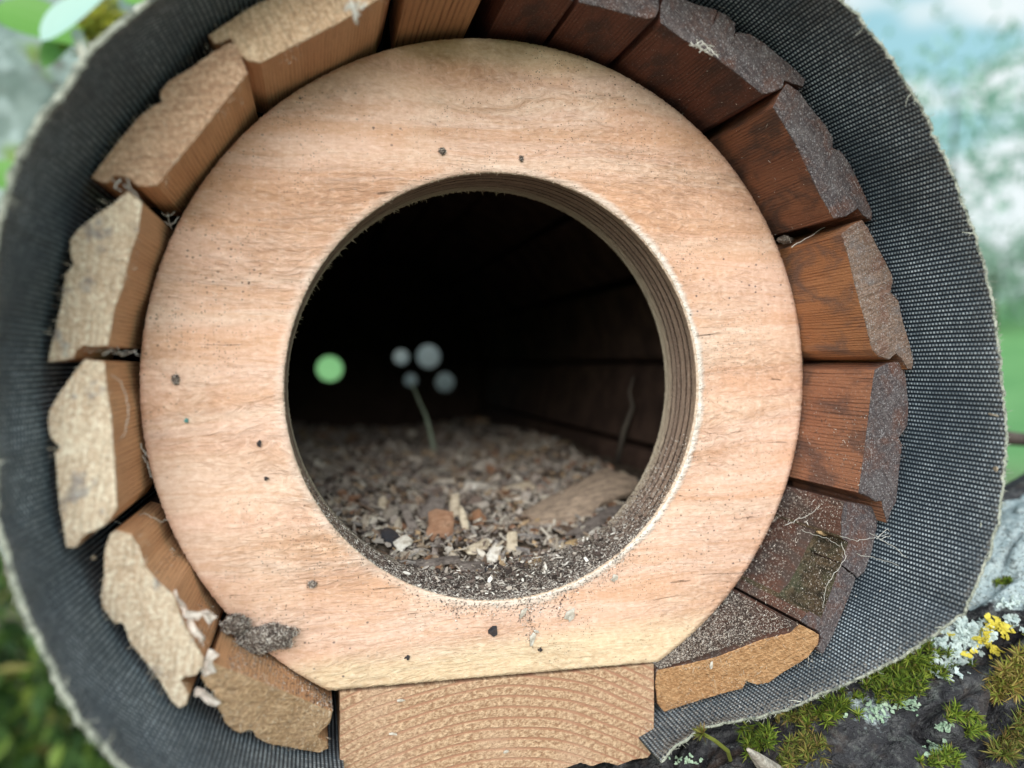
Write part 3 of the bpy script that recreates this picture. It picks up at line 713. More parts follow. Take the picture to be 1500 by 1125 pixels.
    fo = mb.build('lichen_crust', m_simple('grey_lichen_crust', (.45, .52, .46), (.10, .13, .10), 500, .9, .3), o); tag(fo, kind='stuff')
    return o, W, ang, Y, rimr
sleeve, RW, RANG, RY, RR = build_sleeve()
exec_after = []
# ------------------------------------------------------------------ litter inside
def bed(x, y):
    r = -59.8+15*(1-math.exp(-max(y-20, 0)/80.))-max(0, y-190)*.03
    return r + 2.4*fbm(x*.03, y*.03, 2, 3)+(x/78.)**2*6 + 1.2*n1(x*.15, y*.15)
def G(px, py, up=0):
    r = ray(px, py); t = 190.
    for _ in range(500):
        q = CAM+r*t
        if q.y > 20 and q.z < bed(q.x, q.y)+up: return q
        t += .8
    return q
def build_bed():
    nx, ny = 80, 120; V = []; F = []
    for j in range(ny+1):
        y = 19.9+(BACK-8-19.9)*(j/ny)**1.5
        for i in range(nx+1):
            x = -88+176*i/nx; V.append((x, y, bed(x, y)-1.2))
    for j in range(ny):
        for i in range(nx): a = j*(nx+1)+i; F.append((a, a+1, a+nx+2, a+nx+1))
    n = NT('crumbly_dark_litter', .95, .1); o = n.co(); f = n.noise(o, 350, 5, .7); g = n.noise(o, 60, 3)
    col = n.mix(n.rng(f, .4, .65), (.03, .024, .02), (.16, .13, .10)); col = n.mix(n.rng(g, .4, .7, 0, .5), col, (.10, .07, .05))
    b = mk('litter_bed', V, F, n.done(col, n.bump(f, 2, 1)), sm=True); tag(b, "dark crumbly litter covering the floor inside the tube", "litter", kind='stuff')
build_bed()
def m_chip(name, cols):
    n = NT(name, .85, .2); o = n.co(); r = n.objrand(); i = n.island()
    k = n.math('FRACT', n.math('ADD', r, i))
    st = [(j/len(cols), c) for j, c in enumerate(cols)]
    nd = n.node('ShaderNodeValToRGB'); n.link(k, nd.inputs[0]); e = nd.color_ramp.elements; nd.color_ramp.interpolation = 'CONSTANT'
    while len(e) < len(st): e.new(.5)
    for x, (p, c) in zip(e, st): x.position = p; x.color = (*c, 1)
    f = n.noise(n.map(o, (350, 1400, 350)), 1, 4, .65); g = n.noise(o, 180, 3)
    col = n.mix(n.rng(f, .42, .7, 0, .55), nd.outputs[0], (.07, .05, .04)); col = n.mix(n.rng(g, .5, .7, 0, .35), col, (.55, .50, .42))
    return n.done(col, n.bump(f, .4, .9))
CH = [(.42, .38, .34), (.46, .41, .35), (.28, .25, .22), (.20, .17, .15), (.38, .34, .30), (.10, .085, .08), (.30, .22, .16), (.52, .47, .40), (.26, .22, .20), (.46, .33, .20), (.17, .13, .11), (.38, .35, .32), (.62, .58, .50), (.28, .15, .09)]
M_CHIP = m_chip('weathered_wood_chip', CH)
CHIP_L = "small flat weathered wood chip lying among the litter inside the tube"
CHIP_G = "wood chips of the litter inside the tube"
def pm(name, a, b, s_=150): 
    n = NT(name, .85, .2); o = n.co(); f = n.noise(n.map(o, (160, 900, 400)), 1, 6, .75); g = n.noise(o, 500, 4, .7); col = n.mix(n.rng(f, .40, .60), a, b); col = n.mix(n.rng(g, .54, .66, 0, .6), col, tuple(v*.35 for v in b)); col = n.mix(n.rng(g, .44, .34, 0, .4), col, tuple(min(.9, v*1.6) for v in a))
    return n.done(col, n.bump(f, .8, .9))
# shared shapes for the small chips, one set per colour
KINDS = [("greyish", (.34, .32, .30), (.22, .20, .19)), ("dark brown", (.13, .09, .07), (.20, .14, .10)), ("pale tan", (.56, .50, .41), (.40, .34, .27)), ("whitish", (.70, .66, .58), (.52, .47, .40)), ("reddish brown", (.30, .16, .09), (.22, .12, .07)), ("light brown", (.38, .30, .22), (.27, .21, .16))]
shapes = []
for (kn, ca, cb) in KINDS:
    km = pm('chip_'+kn.replace(' ', '_'), ca, cb); L_ = []
    for i in range(6):
        mb = MB(); l = random.uniform(4.5, 9.5); mb.flake(Vector((0, 0, 0)), Matrix.Identity(3), l, l*random.uniform(.22, .6), random.uniform(.4, .9), n=random.choice((4, 5, 6)))
        me = bpy.data.meshes.new('wood_chip'); me.from_pydata([tuple(Vector(v)*MM) for v in mb.v], [], mb.f); me.materials.append(km); L_.append((me, l, mb))
    shapes.append(L_)
cnt = 0
while cnt < 230:
    y = 22+abs(random.gauss(0, 42)); x = random.uniform(-66, 68)
    if y > 150 or abs(x) > 48+.35*(y-20)*.9: continue
    ki = random.choices(range(6), (4, 3, 4, 2, 1.5, 4))[0]; me = random.choice(shapes[ki])[0]
    o = bpy.data.objects.new('wood_chip', me); C.objects.link(o)
    o.location = Vector((x, y, bed(x, y)+random.uniform(-.3, 1.1)))*MM; o.rotation_euler = rq(26).to_euler()
    s = random.uniform(.65, 1.45); o.scale = (s, s*random.uniform(.8, 1.2), 1)
    side = "left" if x < -22 else ("right" if x > 22 else "middle"); dep = "at the front" if y < 40 else ("halfway back" if y < 75 else "farther back")
    tag(o, "%s wood chip among the litter, %s, %s" % (KINDS[ki][0], side, dep), "wood chip", CHIP_G); cnt += 1
mb = MB()
for i in range(7500):
    y = 20+random.random()**1.3*225; x = random.uniform(-80, 80); l = random.uniform(1.2, 4.0)+(random.random()**3)*min(6, y*.06)
    mb.flake(Vector((x, y, bed(x, y)+random.uniform(-.6, .7))), rq(32), l, l*random.uniform(.2, .7), .3, n=5)
for i in range(1700):
    y = 75+random.random()*350; x = random.uniform(-80, 80); l = random.uniform(5, 13)
    mb.flake(Vector((x, y, bed(x, y)+random.uniform(-.6, .9))), rq(26), l, l*random.uniform(.3, .7), .5, n=5)
tag(mb.build('wood_crumbs', M_CHIP), "fine crumbs and splinters strewn over the litter", "litter", kind='stuff')
# singled-out pieces in the litter: (pixel, length, width, thickness, turn in degrees, tilt x, tilt y, colour, label)
C_BARK, C_RED, C_PALE, C_GREY, C_WHITE, C_OCH, C_DARK = pm('bark_brown', (.20, .155, .12), (.40, .31, .23)), pm('red_brown_bark', (.26, .14, .085), (.38, .23, .15)), pm('pale_stick', (.60, .52, .40), (.40, .33, .24)), pm('grey_chip', (.24, .21, .19), (.12, .10, .09)), pm('whitish_chip', (.74, .72, .66), (.50, .45, .38)), pm('ochre_chip', (.50, .36, .19), (.34, .23, .13)), pm('near_black_chip', (.03, .035, .045), (.06, .05, .05))
PCS = [((838,742), 60, 19, 3.4, 22, 24, -6, C_BARK, "long brown bark strip lying aslant at right in the tube's litter"),
 ((890,712), 26, 8, 2, 30, 15, -5, C_PALE, "grey weathered bark piece behind the long bark strip"),
 ((875,765), 30, 6, 2.2, 32, 12, 0, C_GREY, "dark narrow bark sliver along lower side of the long bark strip"),
 ((805,762), 11, 7, 1.2, 15, 30, 0, C_OCH, "orange-brown scale on lower end of the long bark strip"),
 ((630,752), 15, 8, 1.8, 60, 40, 0, C_GREY, "large grey curled chip behind the reddish bark piece"),
 ((575,790), 9, 5, 1.4, 120, 35, 0, C_DARK, "dark brown chip in shadow at left end of the litter"),
 ((645,776), 12, 9, 1.8, 70, 48, 0, C_RED, "reddish brown rounded bark piece propped beside two pale sticks"),
 ((666,752), 13, 4, 2, 82, 45, 0, C_PALE, "pale broad stick standing between reddish bark piece and thinner stick"),
 ((679,768), 10, 2.6, 2, 96, 50, 0, C_PALE, "thin pale greenish stick standing right of the reddish bark piece"),
 ((636,824), 17, 4.5, 1.4, -6, 10, 0, C_GREY, "long grey-brown chip lying flat near front of the litter"),
 ((690,832), 8, 6, 1.2, -15, 22, 0, C_GREY, "broad dark grey chip beside the near-black chip"),
 ((713,834), 4.6, 3.4, 1, 10, 30, 10, C_DARK, "near-black angular chip at front of the litter"),
 ((724,810), 7.5, 4, .9, 50, 40, 0, C_WHITE, "whitish chip standing behind the near-black chip"),
 ((590,802), 5.5, 4.5, 1, 35, 45, 0, C_WHITE, "small white and tan chip at left foot of the litter"),
 ((700,802), 9, 4, .8, 25, 30, 5, C_PALE, "pale tan splinter leaning behind the broad grey chip"),
 ((738,852), 6, 4, .8, 0, 12, 0, C_PALE, "pale flat flake near front lip of the opening"),
 ((782,857), 9, 4.5, .7, -25, 14, 0, C_WHITE, "pale angular flake on the dust at the front lip"),
 ((731,846), 5, 4, .8, 40, 20, 0, C_OCH, "ochre chip just above the pale flat flake"),
 ((783,828), 6, 5, .8, 30, 35, 0, C_OCH, "upright ochre leaf-like flake right of centre"),
 ((750,800), 7, 4, .9, 80, 45, 0, C_PALE, "tan splinter standing in middle of the litter"),
 ((840,795), 6, 3, .9, 10, 15, 0, C_OCH, "small orange-tan chip below the long bark strip"),
 ((868,778), 7, 3.4, 1, 20, 15, 0, C_WHITE, "pinkish white chip right of centre near the ring"),
 ((600,768), 12, 3.4, 1.2, 108, 48, 0, C_GREY, "curved grey bark sliver standing at left in the litter"),
 ((560,745), 7, 3, 1, 80, 45, 0, C_PALE, "pale splinter sticking up at dark left side of the litter"),
 ((760,716), 14, 7, 1.4, 10, 20, 0, C_PALE, "pale grey bark piece behind left end of the long bark strip"),
 ((700,712), 12, 6, 1.2, -20, 25, 0, C_WHITE, "whitish chip in blurred middle of the litter"),
 ((820,808), 8, 1.2, .8, 60, 40, 0, C_PALE, "thin forked pale straw near the right of the litter")]
for i, (px, l, wd, th, turn, tx, ty, m, lab) in enumerate(PCS):
    q = G(*px, 0.8); mb = MB()
    R = Matrix.Rotation(math.radians(tx), 3, 'X') @ Matrix.Rotation(math.radians(ty), 3, 'Y') @ Matrix.Rotation(math.radians(turn), 3, 'Z')
    if tx > 40: q = q+Vector((0, 0, 1.5))
    nn = 15 if l > 20 else 11; top = []; bot = []; V = []; F = []
    # slab with ragged outline, gently curled, as a small grid fan
    K = 4
    for side in (1, -1):
        for k in range(K+1):
            for j in range(nn):
                a = 2*math.pi*j/nn; kk = 1+.30*n1(j*1.3+i*7, i)+.10*((j*7+i) % 3-1); f = k/K if k else .02
                ex = max(-1, min(1, 1.25*math.cos(a))); ez = max(-1, min(1, 1.35*math.sin(a)))
                x, y = l*.5*ex*kk*f, wd*.5*ez*kk*f
                z = side*th*.5*(1 if k < K else .55)+.10*wd*math.cos(y/wd*3)+.06*l*math.sin(x/l*3)*.6+.12*th*n1(x*.9, y*.9, i)
                V.append(q+R@Vector((x, y, z)))
    for side in range(2):
        b0 = side*(K+1)*nn
        for k in range(K):
            for j in range(nn):
                f = (b0+k*nn+j, b0+k*nn+(j+1) % nn, b0+(k+1)*nn+(j+1) % nn, b0+(k+1)*nn+j); F.append(f if side else f[::-1])
        F.append(tuple(b0+j for j in range(nn)))
    for j in range(nn): F.append((K*nn+j, K*nn+(j+1) % nn, (2*K+1)*nn+(j+1) % nn, (2*K+1)*nn+j))
    o = mk('bark_strip' if l > 20 else 'wood_chip', V, F, m, origin=tuple(q))
    tag(o, lab, "bark" if l > 20 else "wood chip")
# pale shoot rising from the litter at the back
mb = MB(); b0 = G(637, 662); bY = b0.y
mb.strand([b0-Vector((0, 0, 3)), P(632, 640, bY), P(624, 610, bY), P(613, 585, bY-3), P(603, 562, bY-6)], 1.6, .5, 8)
tag(mb.build('shoot', m_simple('pale_green_shoot', (.36, .42, .33), (.26, .32, .24), 80, .7, .1), sm=True, origin=tuple(b0)), "pale greenish shoot leaning left at dark back of the tube", "plant shoot")
mb = MB(); b0 = G(905, 668)
mb.strand([b0-Vector((0, 0, 3)), P(914, 630, b0.y-6), P(927, 596, b0.y-12), P(922, 574, b0.y-12), P(928, 552, b0.y-14)], 1.5, .4, 6)
tag(mb.build('twig', m_simple('grey_twig', (.14, .12, .10), (.09, .08, .07), 80, .8, .1), sm=True, origin=tuple(b0)), "blurred grey twig leaning on the right wall inside the tube", "twig")
# ------------------------------------------------------------------ dust: needles and crumbs
n = NT('mixed_sawdust', .9, .15); isl = n.island()
nd = n.ramp(isl, [(0, (.05, .04, .037)), (.25, (.20, .16, .14)), (.42, (.44, .39, .34)), (.58, (.12, .09, .08)), (.76, (.60, .56, .51)), (.9, (.84, .81, .75))]); nd.node.color_ramp.interpolation = 'CONSTANT'
M_DUST = n.done(nd)
def rdir(nrm, lift=.25):
    v = Vector((random.gauss(0, 1), random.gauss(0, 1), random.gauss(0, 1))); v = v-nrm*v.dot(nrm)*(1-lift); return v
mb = MB()
for i in range(19000):      # on the bottom of the opening
    a = random.gauss(-math.pi/2+.12, .48); y = random.uniform(0.3, TH)**1.0
    if random.random() < .2: y = random.uniform(0.2, 3)
    if a < -2.75 or a > -.25: continue
    d = Vector((math.cos(a), 0, math.sin(a)))
    hump = max(0, 1-abs(a+1.45)/.62)*y*.33*(.5+.5*random.random())
    l = random.uniform(.25, 1.0) if random.random() < .85 else random.uniform(1, 2.4)
    p = Vector((HC[0], y, HC[1]))+d*(RH-.05-hump*random.random()**.6)
    mb.speck(p, rdir(-d, .4), l, random.uniform(.06, .17))
for i in range(700):         # fallen down the face below the opening
    a = random.gauss(-1.52, .35); d = Vector((math.cos(a), 0, math.sin(a))); r = RH+abs(random.gauss(0, 2.2))+.6
    mb.speck(Vector((HC[0]+d.x*r, -.25, HC[1]+d.z*r)), rdir(Vector((0, -1, 0)), .2), random.uniform(.3, 1.1), random.uniform(.06, .14))
for (px, k, s_) in (((775,905), 130, 14), ((668,895), 40, 8), ((820,890), 50, 9), ((905,815), 60, 9)):
    for i in range(k):
        q = P(px[0]+random.gauss(0, s_*.6), px[1]+random.gauss(0, s_*1.3), -.3); mb.speck(q, rdir(Vector((0, -1, 0)), .2), random.uniform(.3, 1.3), random.uniform(.06, .16))
for i in range(520):
    a = random.gauss(-math.pi/2+.15, .36); y = random.uniform(.6, TH)
    if a < -2.5 or a > -.5: continue
    d = Vector((math.cos(a), 0, math.sin(a))); hump = max(0, 1-abs(a+1.45)/.62)*y*.33
    l = .7+random.expovariate(1/.8)*(.5+y/TH); mb.flake(Vector((HC[0], y, HC[1]))+d*(RH-.3-hump), rq(30), min(l, 3.6), min(l, 3.6)*random.uniform(.25, .7), .25, n=5)
tag(mb.build('sawdust', M_DUST), "sawdust and needle crumbs along bottom of the round opening", "sawdust", kind='stuff')
mb = MB()
def dust_on(key, k, s0, s1, ylo=None, heap=.3, big=.1):
    q0, q1, Y0, Y1, t = SLINFO[key]; ln = (q1-q0).dot(t)
    nr = Vector((-t.z, 0, t.x)); 
    if nr.dot(Vector((-q0.x, 0, -q0.z))) < 0: nr = -nr
    for i in range(k):
        f = random.uniform(s0, s1); yf = Y0+(Y1-Y0)*f; y = random.uniform(yf+.2, 2.5)
        p = q0+t*(ln*f); p = Vector((p.x, y, p.z))+nr*(.05+random.random()*heap)
        if key == 'N' and .26 < f < .91 and y < -13.2:
            if random.random() < .35: continue
            p = p-nr*6.15
        l = random.uniform(.2, .8) if random.random() > big else random.uniform(.8, 2)
        mb.speck(p, rdir(nr, .35), l, random.uniform(.05, .14))
dust_on('O', 9000, .02, .98, heap=.5); dust_on('N', 2600, 0, 1, heap=.08, big=.03); dust_on('M', 260, .3, 1, heap=.05); dust_on('F', 1300, .1, 1, heap=.3, big=.05); dust_on('E', 300, .3, 1, heap=.1)
dust_on('J', 60, 0, 1, heap=.05); dust_on('K', 60, 0, 1, heap=.05)
tag(mb.build('sawdust', M_DUST), "sawdust lying on the slats' inner faces around the ring", "sawdust", kind='stuff')
mb = MB()
for i in range(2600):
    k = random.randint(len(RW)-130, len(RW)-3); a = RANG[k]; d = Vector((math.cos(a), 0, math.sin(a)))
    y = random.uniform(RY[k]+.3, 0); g = min(1, (y-RY[k])/20.); r = RR[k]*(1-g)+111.5*g-.15
    p = Vector((d.x*r, y, d.z*r))
    if random.random() < .5*max(0, (-p.z-60)/45) + .05: mb.speck(p, rdir(-d, .3), random.uniform(.2, .9), random.uniform(.05, .13))
tag(mb.build('sawdust', M_DUST), "sawdust sprinkled over bottom of the felt wrap", "sawdust", kind='stuff')
# bits stuck to the face of the ring
FACE = [((723,925), 3.6, 3.0, C_DARK, "black chip stuck to the ring below the opening"), ((780,935), 4.6, 2.2, C_WHITE, "pale splinter on the ring below the trail of dust"),
 ((766,898), 4.2, 1.8, C_WHITE, "white splinter just under bottom lip of the opening"), ((834,900), 5.4, 2.8, C_WHITE, "pale flat splinter on the ring right of the dust trail"),
 ((901,846), 2.8, 2.6, C_WHITE, "bluish white crumb on lower right of the ring"), ((380,650), 2.2, 1.3, C_DARK, "dark oval flake on left of the ring"),
 ((273,616), 1.5, 1.3, pm('teal_paint_fleck', (.08, .28, .27), (.14, .34, .32)), "teal paint fleck on left of the ring"), ((257,556), 3.2, 2.4, C_GREY, "grey woolly scrap near left edge of the ring"),
 ((457,856), 2.8, 2.4, C_GREY, "grey-brown crumb on lower left of the ring"), ((648,221), 2.4, 1.4, C_GREY, "grey smear of dirt above the opening"), ((764,232), 1.8, 1.5, C_GREY, "small grey speck above middle of the opening"),
 ((598,963), 1.9, 1.2, C_DARK, "dark seed-like speck on pale bottom edge of the ring"), ((792,952), 1.7, 1.2, C_DARK, "dark speck on pale bottom edge under the splinter"),
 ((389,701), 1.3, 1.1, C_DARK, "small dark speck below the oval flake")]
WOOL = [f for f in FACE if f[3] is C_GREY]; FACE = [f for f in FACE if f[3] is not C_GREY]
for px, l, wd, m, lab in FACE:
    q = P(*px, -.45); mb = MB(); mb.flake(q, Matrix.Rotation(math.pi/2, 3, 'X')@Matrix.Rotation(random.uniform(.9, 2.), 3, 'Z'), l, wd, .45, n=5)
    mb.flake(q+Vector((random.gauss(0, l*.22), 0, random.gauss(0, l*.22))), Matrix.Rotation(math.pi/2+.3, 3, 'X')@Matrix.Rotation(random.uniform(0, 3), 3, 'Z'), l*.7, wd*.45, .4, n=4)
    tag(mb.build('crumb' if l < 4 else 'splinter', m, origin=tuple(q)), lab, "debris")
BLK = [((586,1026), 2.6, .9, "white splinter on upper left of the beam end"), ((576,1075), 2.6, .8, "white splinter on lower left of the beam end"), ((741,1101), 2.0, .9, "small pale splinter low on the beam end")]
for px, l, wd, lab in BLK:
    q = P(*px, -.15); mb = MB(); mb.flake(q, Matrix.Rotation(math.pi/2, 3, 'X')@Matrix.Rotation(random.uniform(-.3, .4), 3, 'Z'), l, wd, .3, n=7)
    tag(mb.build('splinter', C_WHITE, origin=tuple(q)), lab, "debris")
q = P(1042, 975, SLINFO['O'][2]*.45-1.0); mb = MB(); mb.flake(q, Matrix.Rotation(math.pi/2, 3, 'X')@Matrix.Rotation(1.5, 3, 'Z'), 2.6, 1.1, .25, n=7)
tag(mb.build('flake', C_WHITE, origin=tuple(q)), "small white flake on the orange sawn slat end", "debris")
# frass clump between two slats, lower left
M_HULL = m_simple('dark_frass', (.16, .13, .11), (.26, .22, .19), 700, .95, .8)
def clump(name, ctr, rad, k, m, lab, cat, flat=(1, 1, 1)):
    mb = MB(); c = Vector(ctr)
    for i in range(k):
        d = Vector((random.gauss(0, 1), random.gauss(0, 1), random.gauss(0, 1))).normalized(); rr = 1+.3*n1(d.x*2, d.y*2, d.z*2+c.x)
        p = c+Vector((d.x*rad*flat[0], d.y*rad*flat[1], d.z*rad*flat[2]))*rr*random.uniform(.84, 1.04)
        mb.speck(p, rdir(d, .6), random.uniform(.4, 1.5), random.uniform(.05, .13))
    V, F = [], []; nu, nv = 20, 12
    for j in range(nv+1):
        for i in range(nu):
            th, ph = math.pi*j/nv, 2*math.pi*i/nu; d = Vector((math.sin(th)*math.cos(ph), math.sin(th)*math.sin(ph), math.cos(th)))
            rr = (1+.3*n1(d.x*2, d.y*2, d.z*2+c.x))*.88; V.append(c+Vector((d.x*rad*flat[0], d.y*rad*flat[1], d.z*rad*flat[2]))*rr)
    for j in range(nv):
        for i in range(nu): F.append((j*nu+i, j*nu+(i+1) % nu, (j+1)*nu+(i+1) % nu, (j+1)*nu+i))
    mb.add(V, F, 1); return tag(mb.build(name, [m, M_HULL], origin=tuple(c)), lab, cat)
for px, l, wd, m, lab in WOOL: clump('crumb', P(*px, -.5), l*.36, int(60*l), M_DUST, lab, 'debris', (random.uniform(.7, 1.2), .35, 1))
clump('frass_clump', P(386, 936, -2.5), 5.6, 4600, M_DUST, "fuzzy grey clump of frass on the slat at lower left of the ring", "frass", (1.35, .6, .62))
clump('frass_clump', P(345, 915, -3.5), 3.2, 1500, M_DUST, "small brown frass heap in corner between slats at lower left", "frass", (1.1, .6, .8))
clump('frass_clump', P(1150, 351, -2), 2.2, 160, M_DUST, "dark fluff lodged in gap between two right-hand slats", "fluff", (1.2, .6, .6))
# peeled cocoon scraps
M_SILK = m_simple('papery_silk', (.74, .68, .62), (.58, .50, .44), 250, .8, .6)
def ribbon(name, pxs, Y, wd, lab, cat):
    pts = [P(x, y, Y+dy) for x, y, dy in pxs]; V = []; F = []; k = 0
    for i, p in enumerate(pts):
        t = (pts[min(i+1, len(pts)-1)]-pts[max(i-1, 0)]).normalized(); b = t.cross(Vector((0, 1, 0))).normalized(); ww = wd*(.45+.9*random.random()); p = p+Vector((random.gauss(0, .22), 0, random.gauss(0, .22)))
        for s in (-1, -.4, .2, 1): V.append(p+b*s*ww+Vector((random.gauss(0, .25), random.uniform(-1.1, .4), random.gauss(0, .25))))
        for s in (1, .2, -.4, -1): V.append(p+b*s*ww*.95+Vector((0, .45, 0)))
    for i in range(len(pts)-1):
        for j in range(8): F.append((i*8+j, i*8+(j+1) % 8, (i+1)*8+(j+1) % 8, (i+1)*8+j))
    F += [tuple(range(7, -1, -1)), tuple((len(pts)-1)*8+j for j in range(8))]
    o = mk(name, V, F, M_SILK, origin=tuple(pts[0])); tag(o, lab, cat)
ribbon('cocoon_scrap', [(250,866,0),(258,880,-.5),(268,888,0),(274,900,-1),(288,903,-.8),(304,898,-.3),(314,908,0)], -20.5, 1.0, "peeled whitish cocoon scrap across edge of the lower left slat", "cocoon")
ribbon('cocoon_scrap', [(276,906,0),(284,920,-.6),(292,932,-.5),(297,940,0)], -20.5, .8, "short whitish cocoon scrap beneath the peeled one", "cocoon")
ribbon('cocoon_scrap', [(312,955,0),(306,965,-.8),(302,975,-.5),(307,988,0)], -21.5, 1.2, "pinkish curled scrap in gap between two lower left slats", "cocoon")
ribbon('splinter', [(284,1014,0),(296,1019,-.5),(308,1024,-.5),(316,1031,0)], -19.5, .8, "frayed wood splinter bridging the gap of two lower left slats", "splinter")
# threads, cobwebs, hairs
M_WEB = m_simple('dusty_web', (.72, .72, .68), (.55, .54, .50), 200, .8, 0)
def web(name, lines, Y, r, lab, cat, jit=0):
    mb = MB()
    for ln in lines:
        pts = [P(x, y, Y+random.uniform(-jit, jit)) for x, y in ln]; pp = []
        for i in range(len(pts)-1):
            for j in range(5): pp.append(pts[i].lerp(pts[i+1], j/5)+Vector((random.gauss(0, .12), random.gauss(0, .1), random.gauss(0, .12))))
        pp.append(pts[-1]); mb.strand(pp, r, r*.7)
    tag(mb.build(name, M_WEB, origin=tuple(mb.v[0])), lab, cat)
web('fibre', [[(163,548),(176,560),(186,580),(189,605),(183,635),(170,655)]], -16, .09, "thin curved pale hair on the left middle slat", "hair")
web('cobweb', [[(118,512),(135,515),(150,512),(170,518),(186,514),(205,520)], [(140,508),(152,518),(166,508)], [(150,520),(165,512),(180,522),(200,512)], [(128,506),(131,518)], [(170,508),(178,520),(192,516)]], -14, .10, "cobweb fluff in gap between bleached slats at left", "cobweb", 5)
web('cobweb', [[(1150,770),(1170,760),(1190,752),(1200,742)], [(1175,775),(1190,783),(1215,790),(1230,800)], [(1230,785),(1255,792),(1280,788),(1300,782)], [(1232,795),(1240,815),(1222,840),(1210,860),(1205,890)], [(1272,780),(1290,790),(1310,783),(1325,790)], [(1283,790),(1300,775),(1320,795)]], -27.5, .10, "dusty cobweb threads around the slat with notch", "cobweb", 1.5)
web('cobweb', [[(1398,765),(1405,790),(1420,800),(1440,803)], [(1290,790),(1310,800),(1325,815),(1345,830),(1360,860)], [(1255,812),(1285,818),(1310,826),(1335,840)]], -34, .10, "thin cobweb strands over lower right felt", "cobweb", 2)
web('straw', [[(1435,802),(1420,828),(1402,851)]], -50, .55, "grey straw stuck on inside of the felt near right rim", "straw")
web('fibre', [[(1160,362),(1180,350),(1208,333)]], -12, .16, "pale straw bridging the gap of two right-hand slats", "fibre")
web('cobweb', [[(176,262),(168,275),(178,280)], [(163,262),(172,270)], [(180,270),(196,280),(204,292)], [(186,262),(190,275)]], -20, .2, "grey fibres caught between upper left slats", "fibre", 1.5)
web('cobweb', [[(236,312),(246,318),(256,310)], [(240,325),(250,330),(262,318)], [(246,312),(252,335)]], -3, .12, "fluff behind the gap at upper left of the ring", "fibre", 1)
web('cobweb', [[(205,650),(212,662),(218,670)], [(209,668),(216,680),(222,700)], [(150,758),(190,770),(210,757)], [(198,756),(212,752),(236,764),(250,762)]], -4, .12, "pale fibres beside left edge of the ring", "fibre", 1)
mb = MB()
q = P(1436, 800, -52)
for i in range(26): mb.strand([q+Vector((random.gauss(0, .7), 0, random.gauss(0, .7))), q+Vector((random.gauss(.3, 1), -1, random.uniform(1, 4))), q+Vector((random.gauss(.6, 1.4), -1.2, random.uniform(3, 7)))], .22, .08)
tag(mb.build('fibre_tuft', M_FIB, origin=tuple(q)), "pale torn fibre tuft on right rim of the felt", "fibre")
for i, (px, Y, l, wd, lab) in enumerate([((1459,687), -56.5, 2.6, 1.3, "pale flake on the right rim of felt"), ((1456,608), -57, 3.4, 1.4, "buff flake at right rim above the pale flake"), ((1433,822), -53, 2.4, 1.6, "brownish flake under the fibre tuft"), ((246,1090), -24, 3.2, 1.4, "pale flake lying on the felt at lower left"), ((137,817), -19, 1.6, 1.1, "tan crumb on felt below the bleached slat")]):
    q = P(*px, Y); mb = MB(); mb.flake(q, rq(30)@Matrix.Rotation(1.2, 3, 'X'), l, wd, .3, n=7)
    tag(mb.build('flake', C_PALE if i != 2 else C_RED, origin=tuple(q)), lab, "debris")
# pale smear of resin on the upper left slat and grey lump on the upper right one
web('lint', [[(1012,62),(1022,70),(1031,64),(1040,74),(1050,76)], [(1015,68),(1028,60),(1036,70),(1047,68)], [(1020,58),(1026,72),(1038,78),(1054,80)], [(1018,66),(1034,74),(1044,82)], [(1010,66),(1024,66),(1042,66)], [(1024,76),(1040,70),(1052,84)]], -27.6, .22, "bluish grey lint on crack of the dark upper right slat", "lint", .8)
web('fibre', [[(508,6),(518,14),(522,30),(524,36)], [(515,2),(524,18),(521,33)], [(520,8),(530,12),(536,4)], [(505,14),(516,10),(528,2)], [(512,4),(520,20),(528,22)]], -37, .35, "whitish torn fibres on top left slat end", "fibre", .8)
# chip lodged in the mortise
q = P(1205, 781, -16); mb = MB(); mb.flake(q, Matrix.Rotation(.3, 3, 'Y')@Matrix.Rotation(1.4, 3, 'X'), 5, 1.4, .8, n=8)
tag(mb.build('splinter', C_OCH, origin=tuple(q)), "fresh orange splinter at top of the slat notch", "splinter")
# ------------------------------------------------------------------ tree: limb under the tube, trunk behind
def m_bark():
    n = NT('old_bark', .9, .2); o = n.co(); f = n.noise(o, 260, 5, .7); g = n.noise(o, 45, 4, .6); k = n.noise(o, 900, 3, .6)
    col = n.mix(n.rng(g, .38, .62), (.018, .018, .022), (.060, .060, .068)); col = n.mix(n.rng(f, .50, .66, 0, .8), col, (.15, .15, .155)); col = n.mix(n.rng(n.noise(o, 150, 5, .7), .56, .66, 0, .55), col, (.20, .22, .21)); col = n.mix(n.rng(n.noise(o, 110, 3), .55, .7, 0, .5), col, (.09, .055, .035))
    col = n.mix(n.rng(k, .6, .75, 0, .5), col, (.24, .27, .25))
    cr_ = n.attr('crust'); cf = n.math('ADD', cr_, n.math('MULTIPLY', n.math('SUBTRACT', n.noise(o, 220, 4, .7), .5), 1.1))
    col = n.mix(n.rng(cf, .45, .62), col, n.mix(n.rng(f, .35, .65), (.36, .46, .50), (.62, .72, .74)))
    pit = n.math('MULTIPLY', n.rng(n.noise(o, 750, 3, .6), .56, .64), n.rng(cf, .45, .62)); col = n.mix(n.math('MULTIPLY', pit, .7), col, (.10, .12, .11))
    return n.done(col, n.bump(n.math('ADD', f, n.math('MULTIPLY', k, .5)), 3.5, 1))
M_BARK = m_bark()
tree = empty('old_tree', (200, 500, -1900), "old lichen-grey tree whose mossy limb carries the nest tube", "tree")
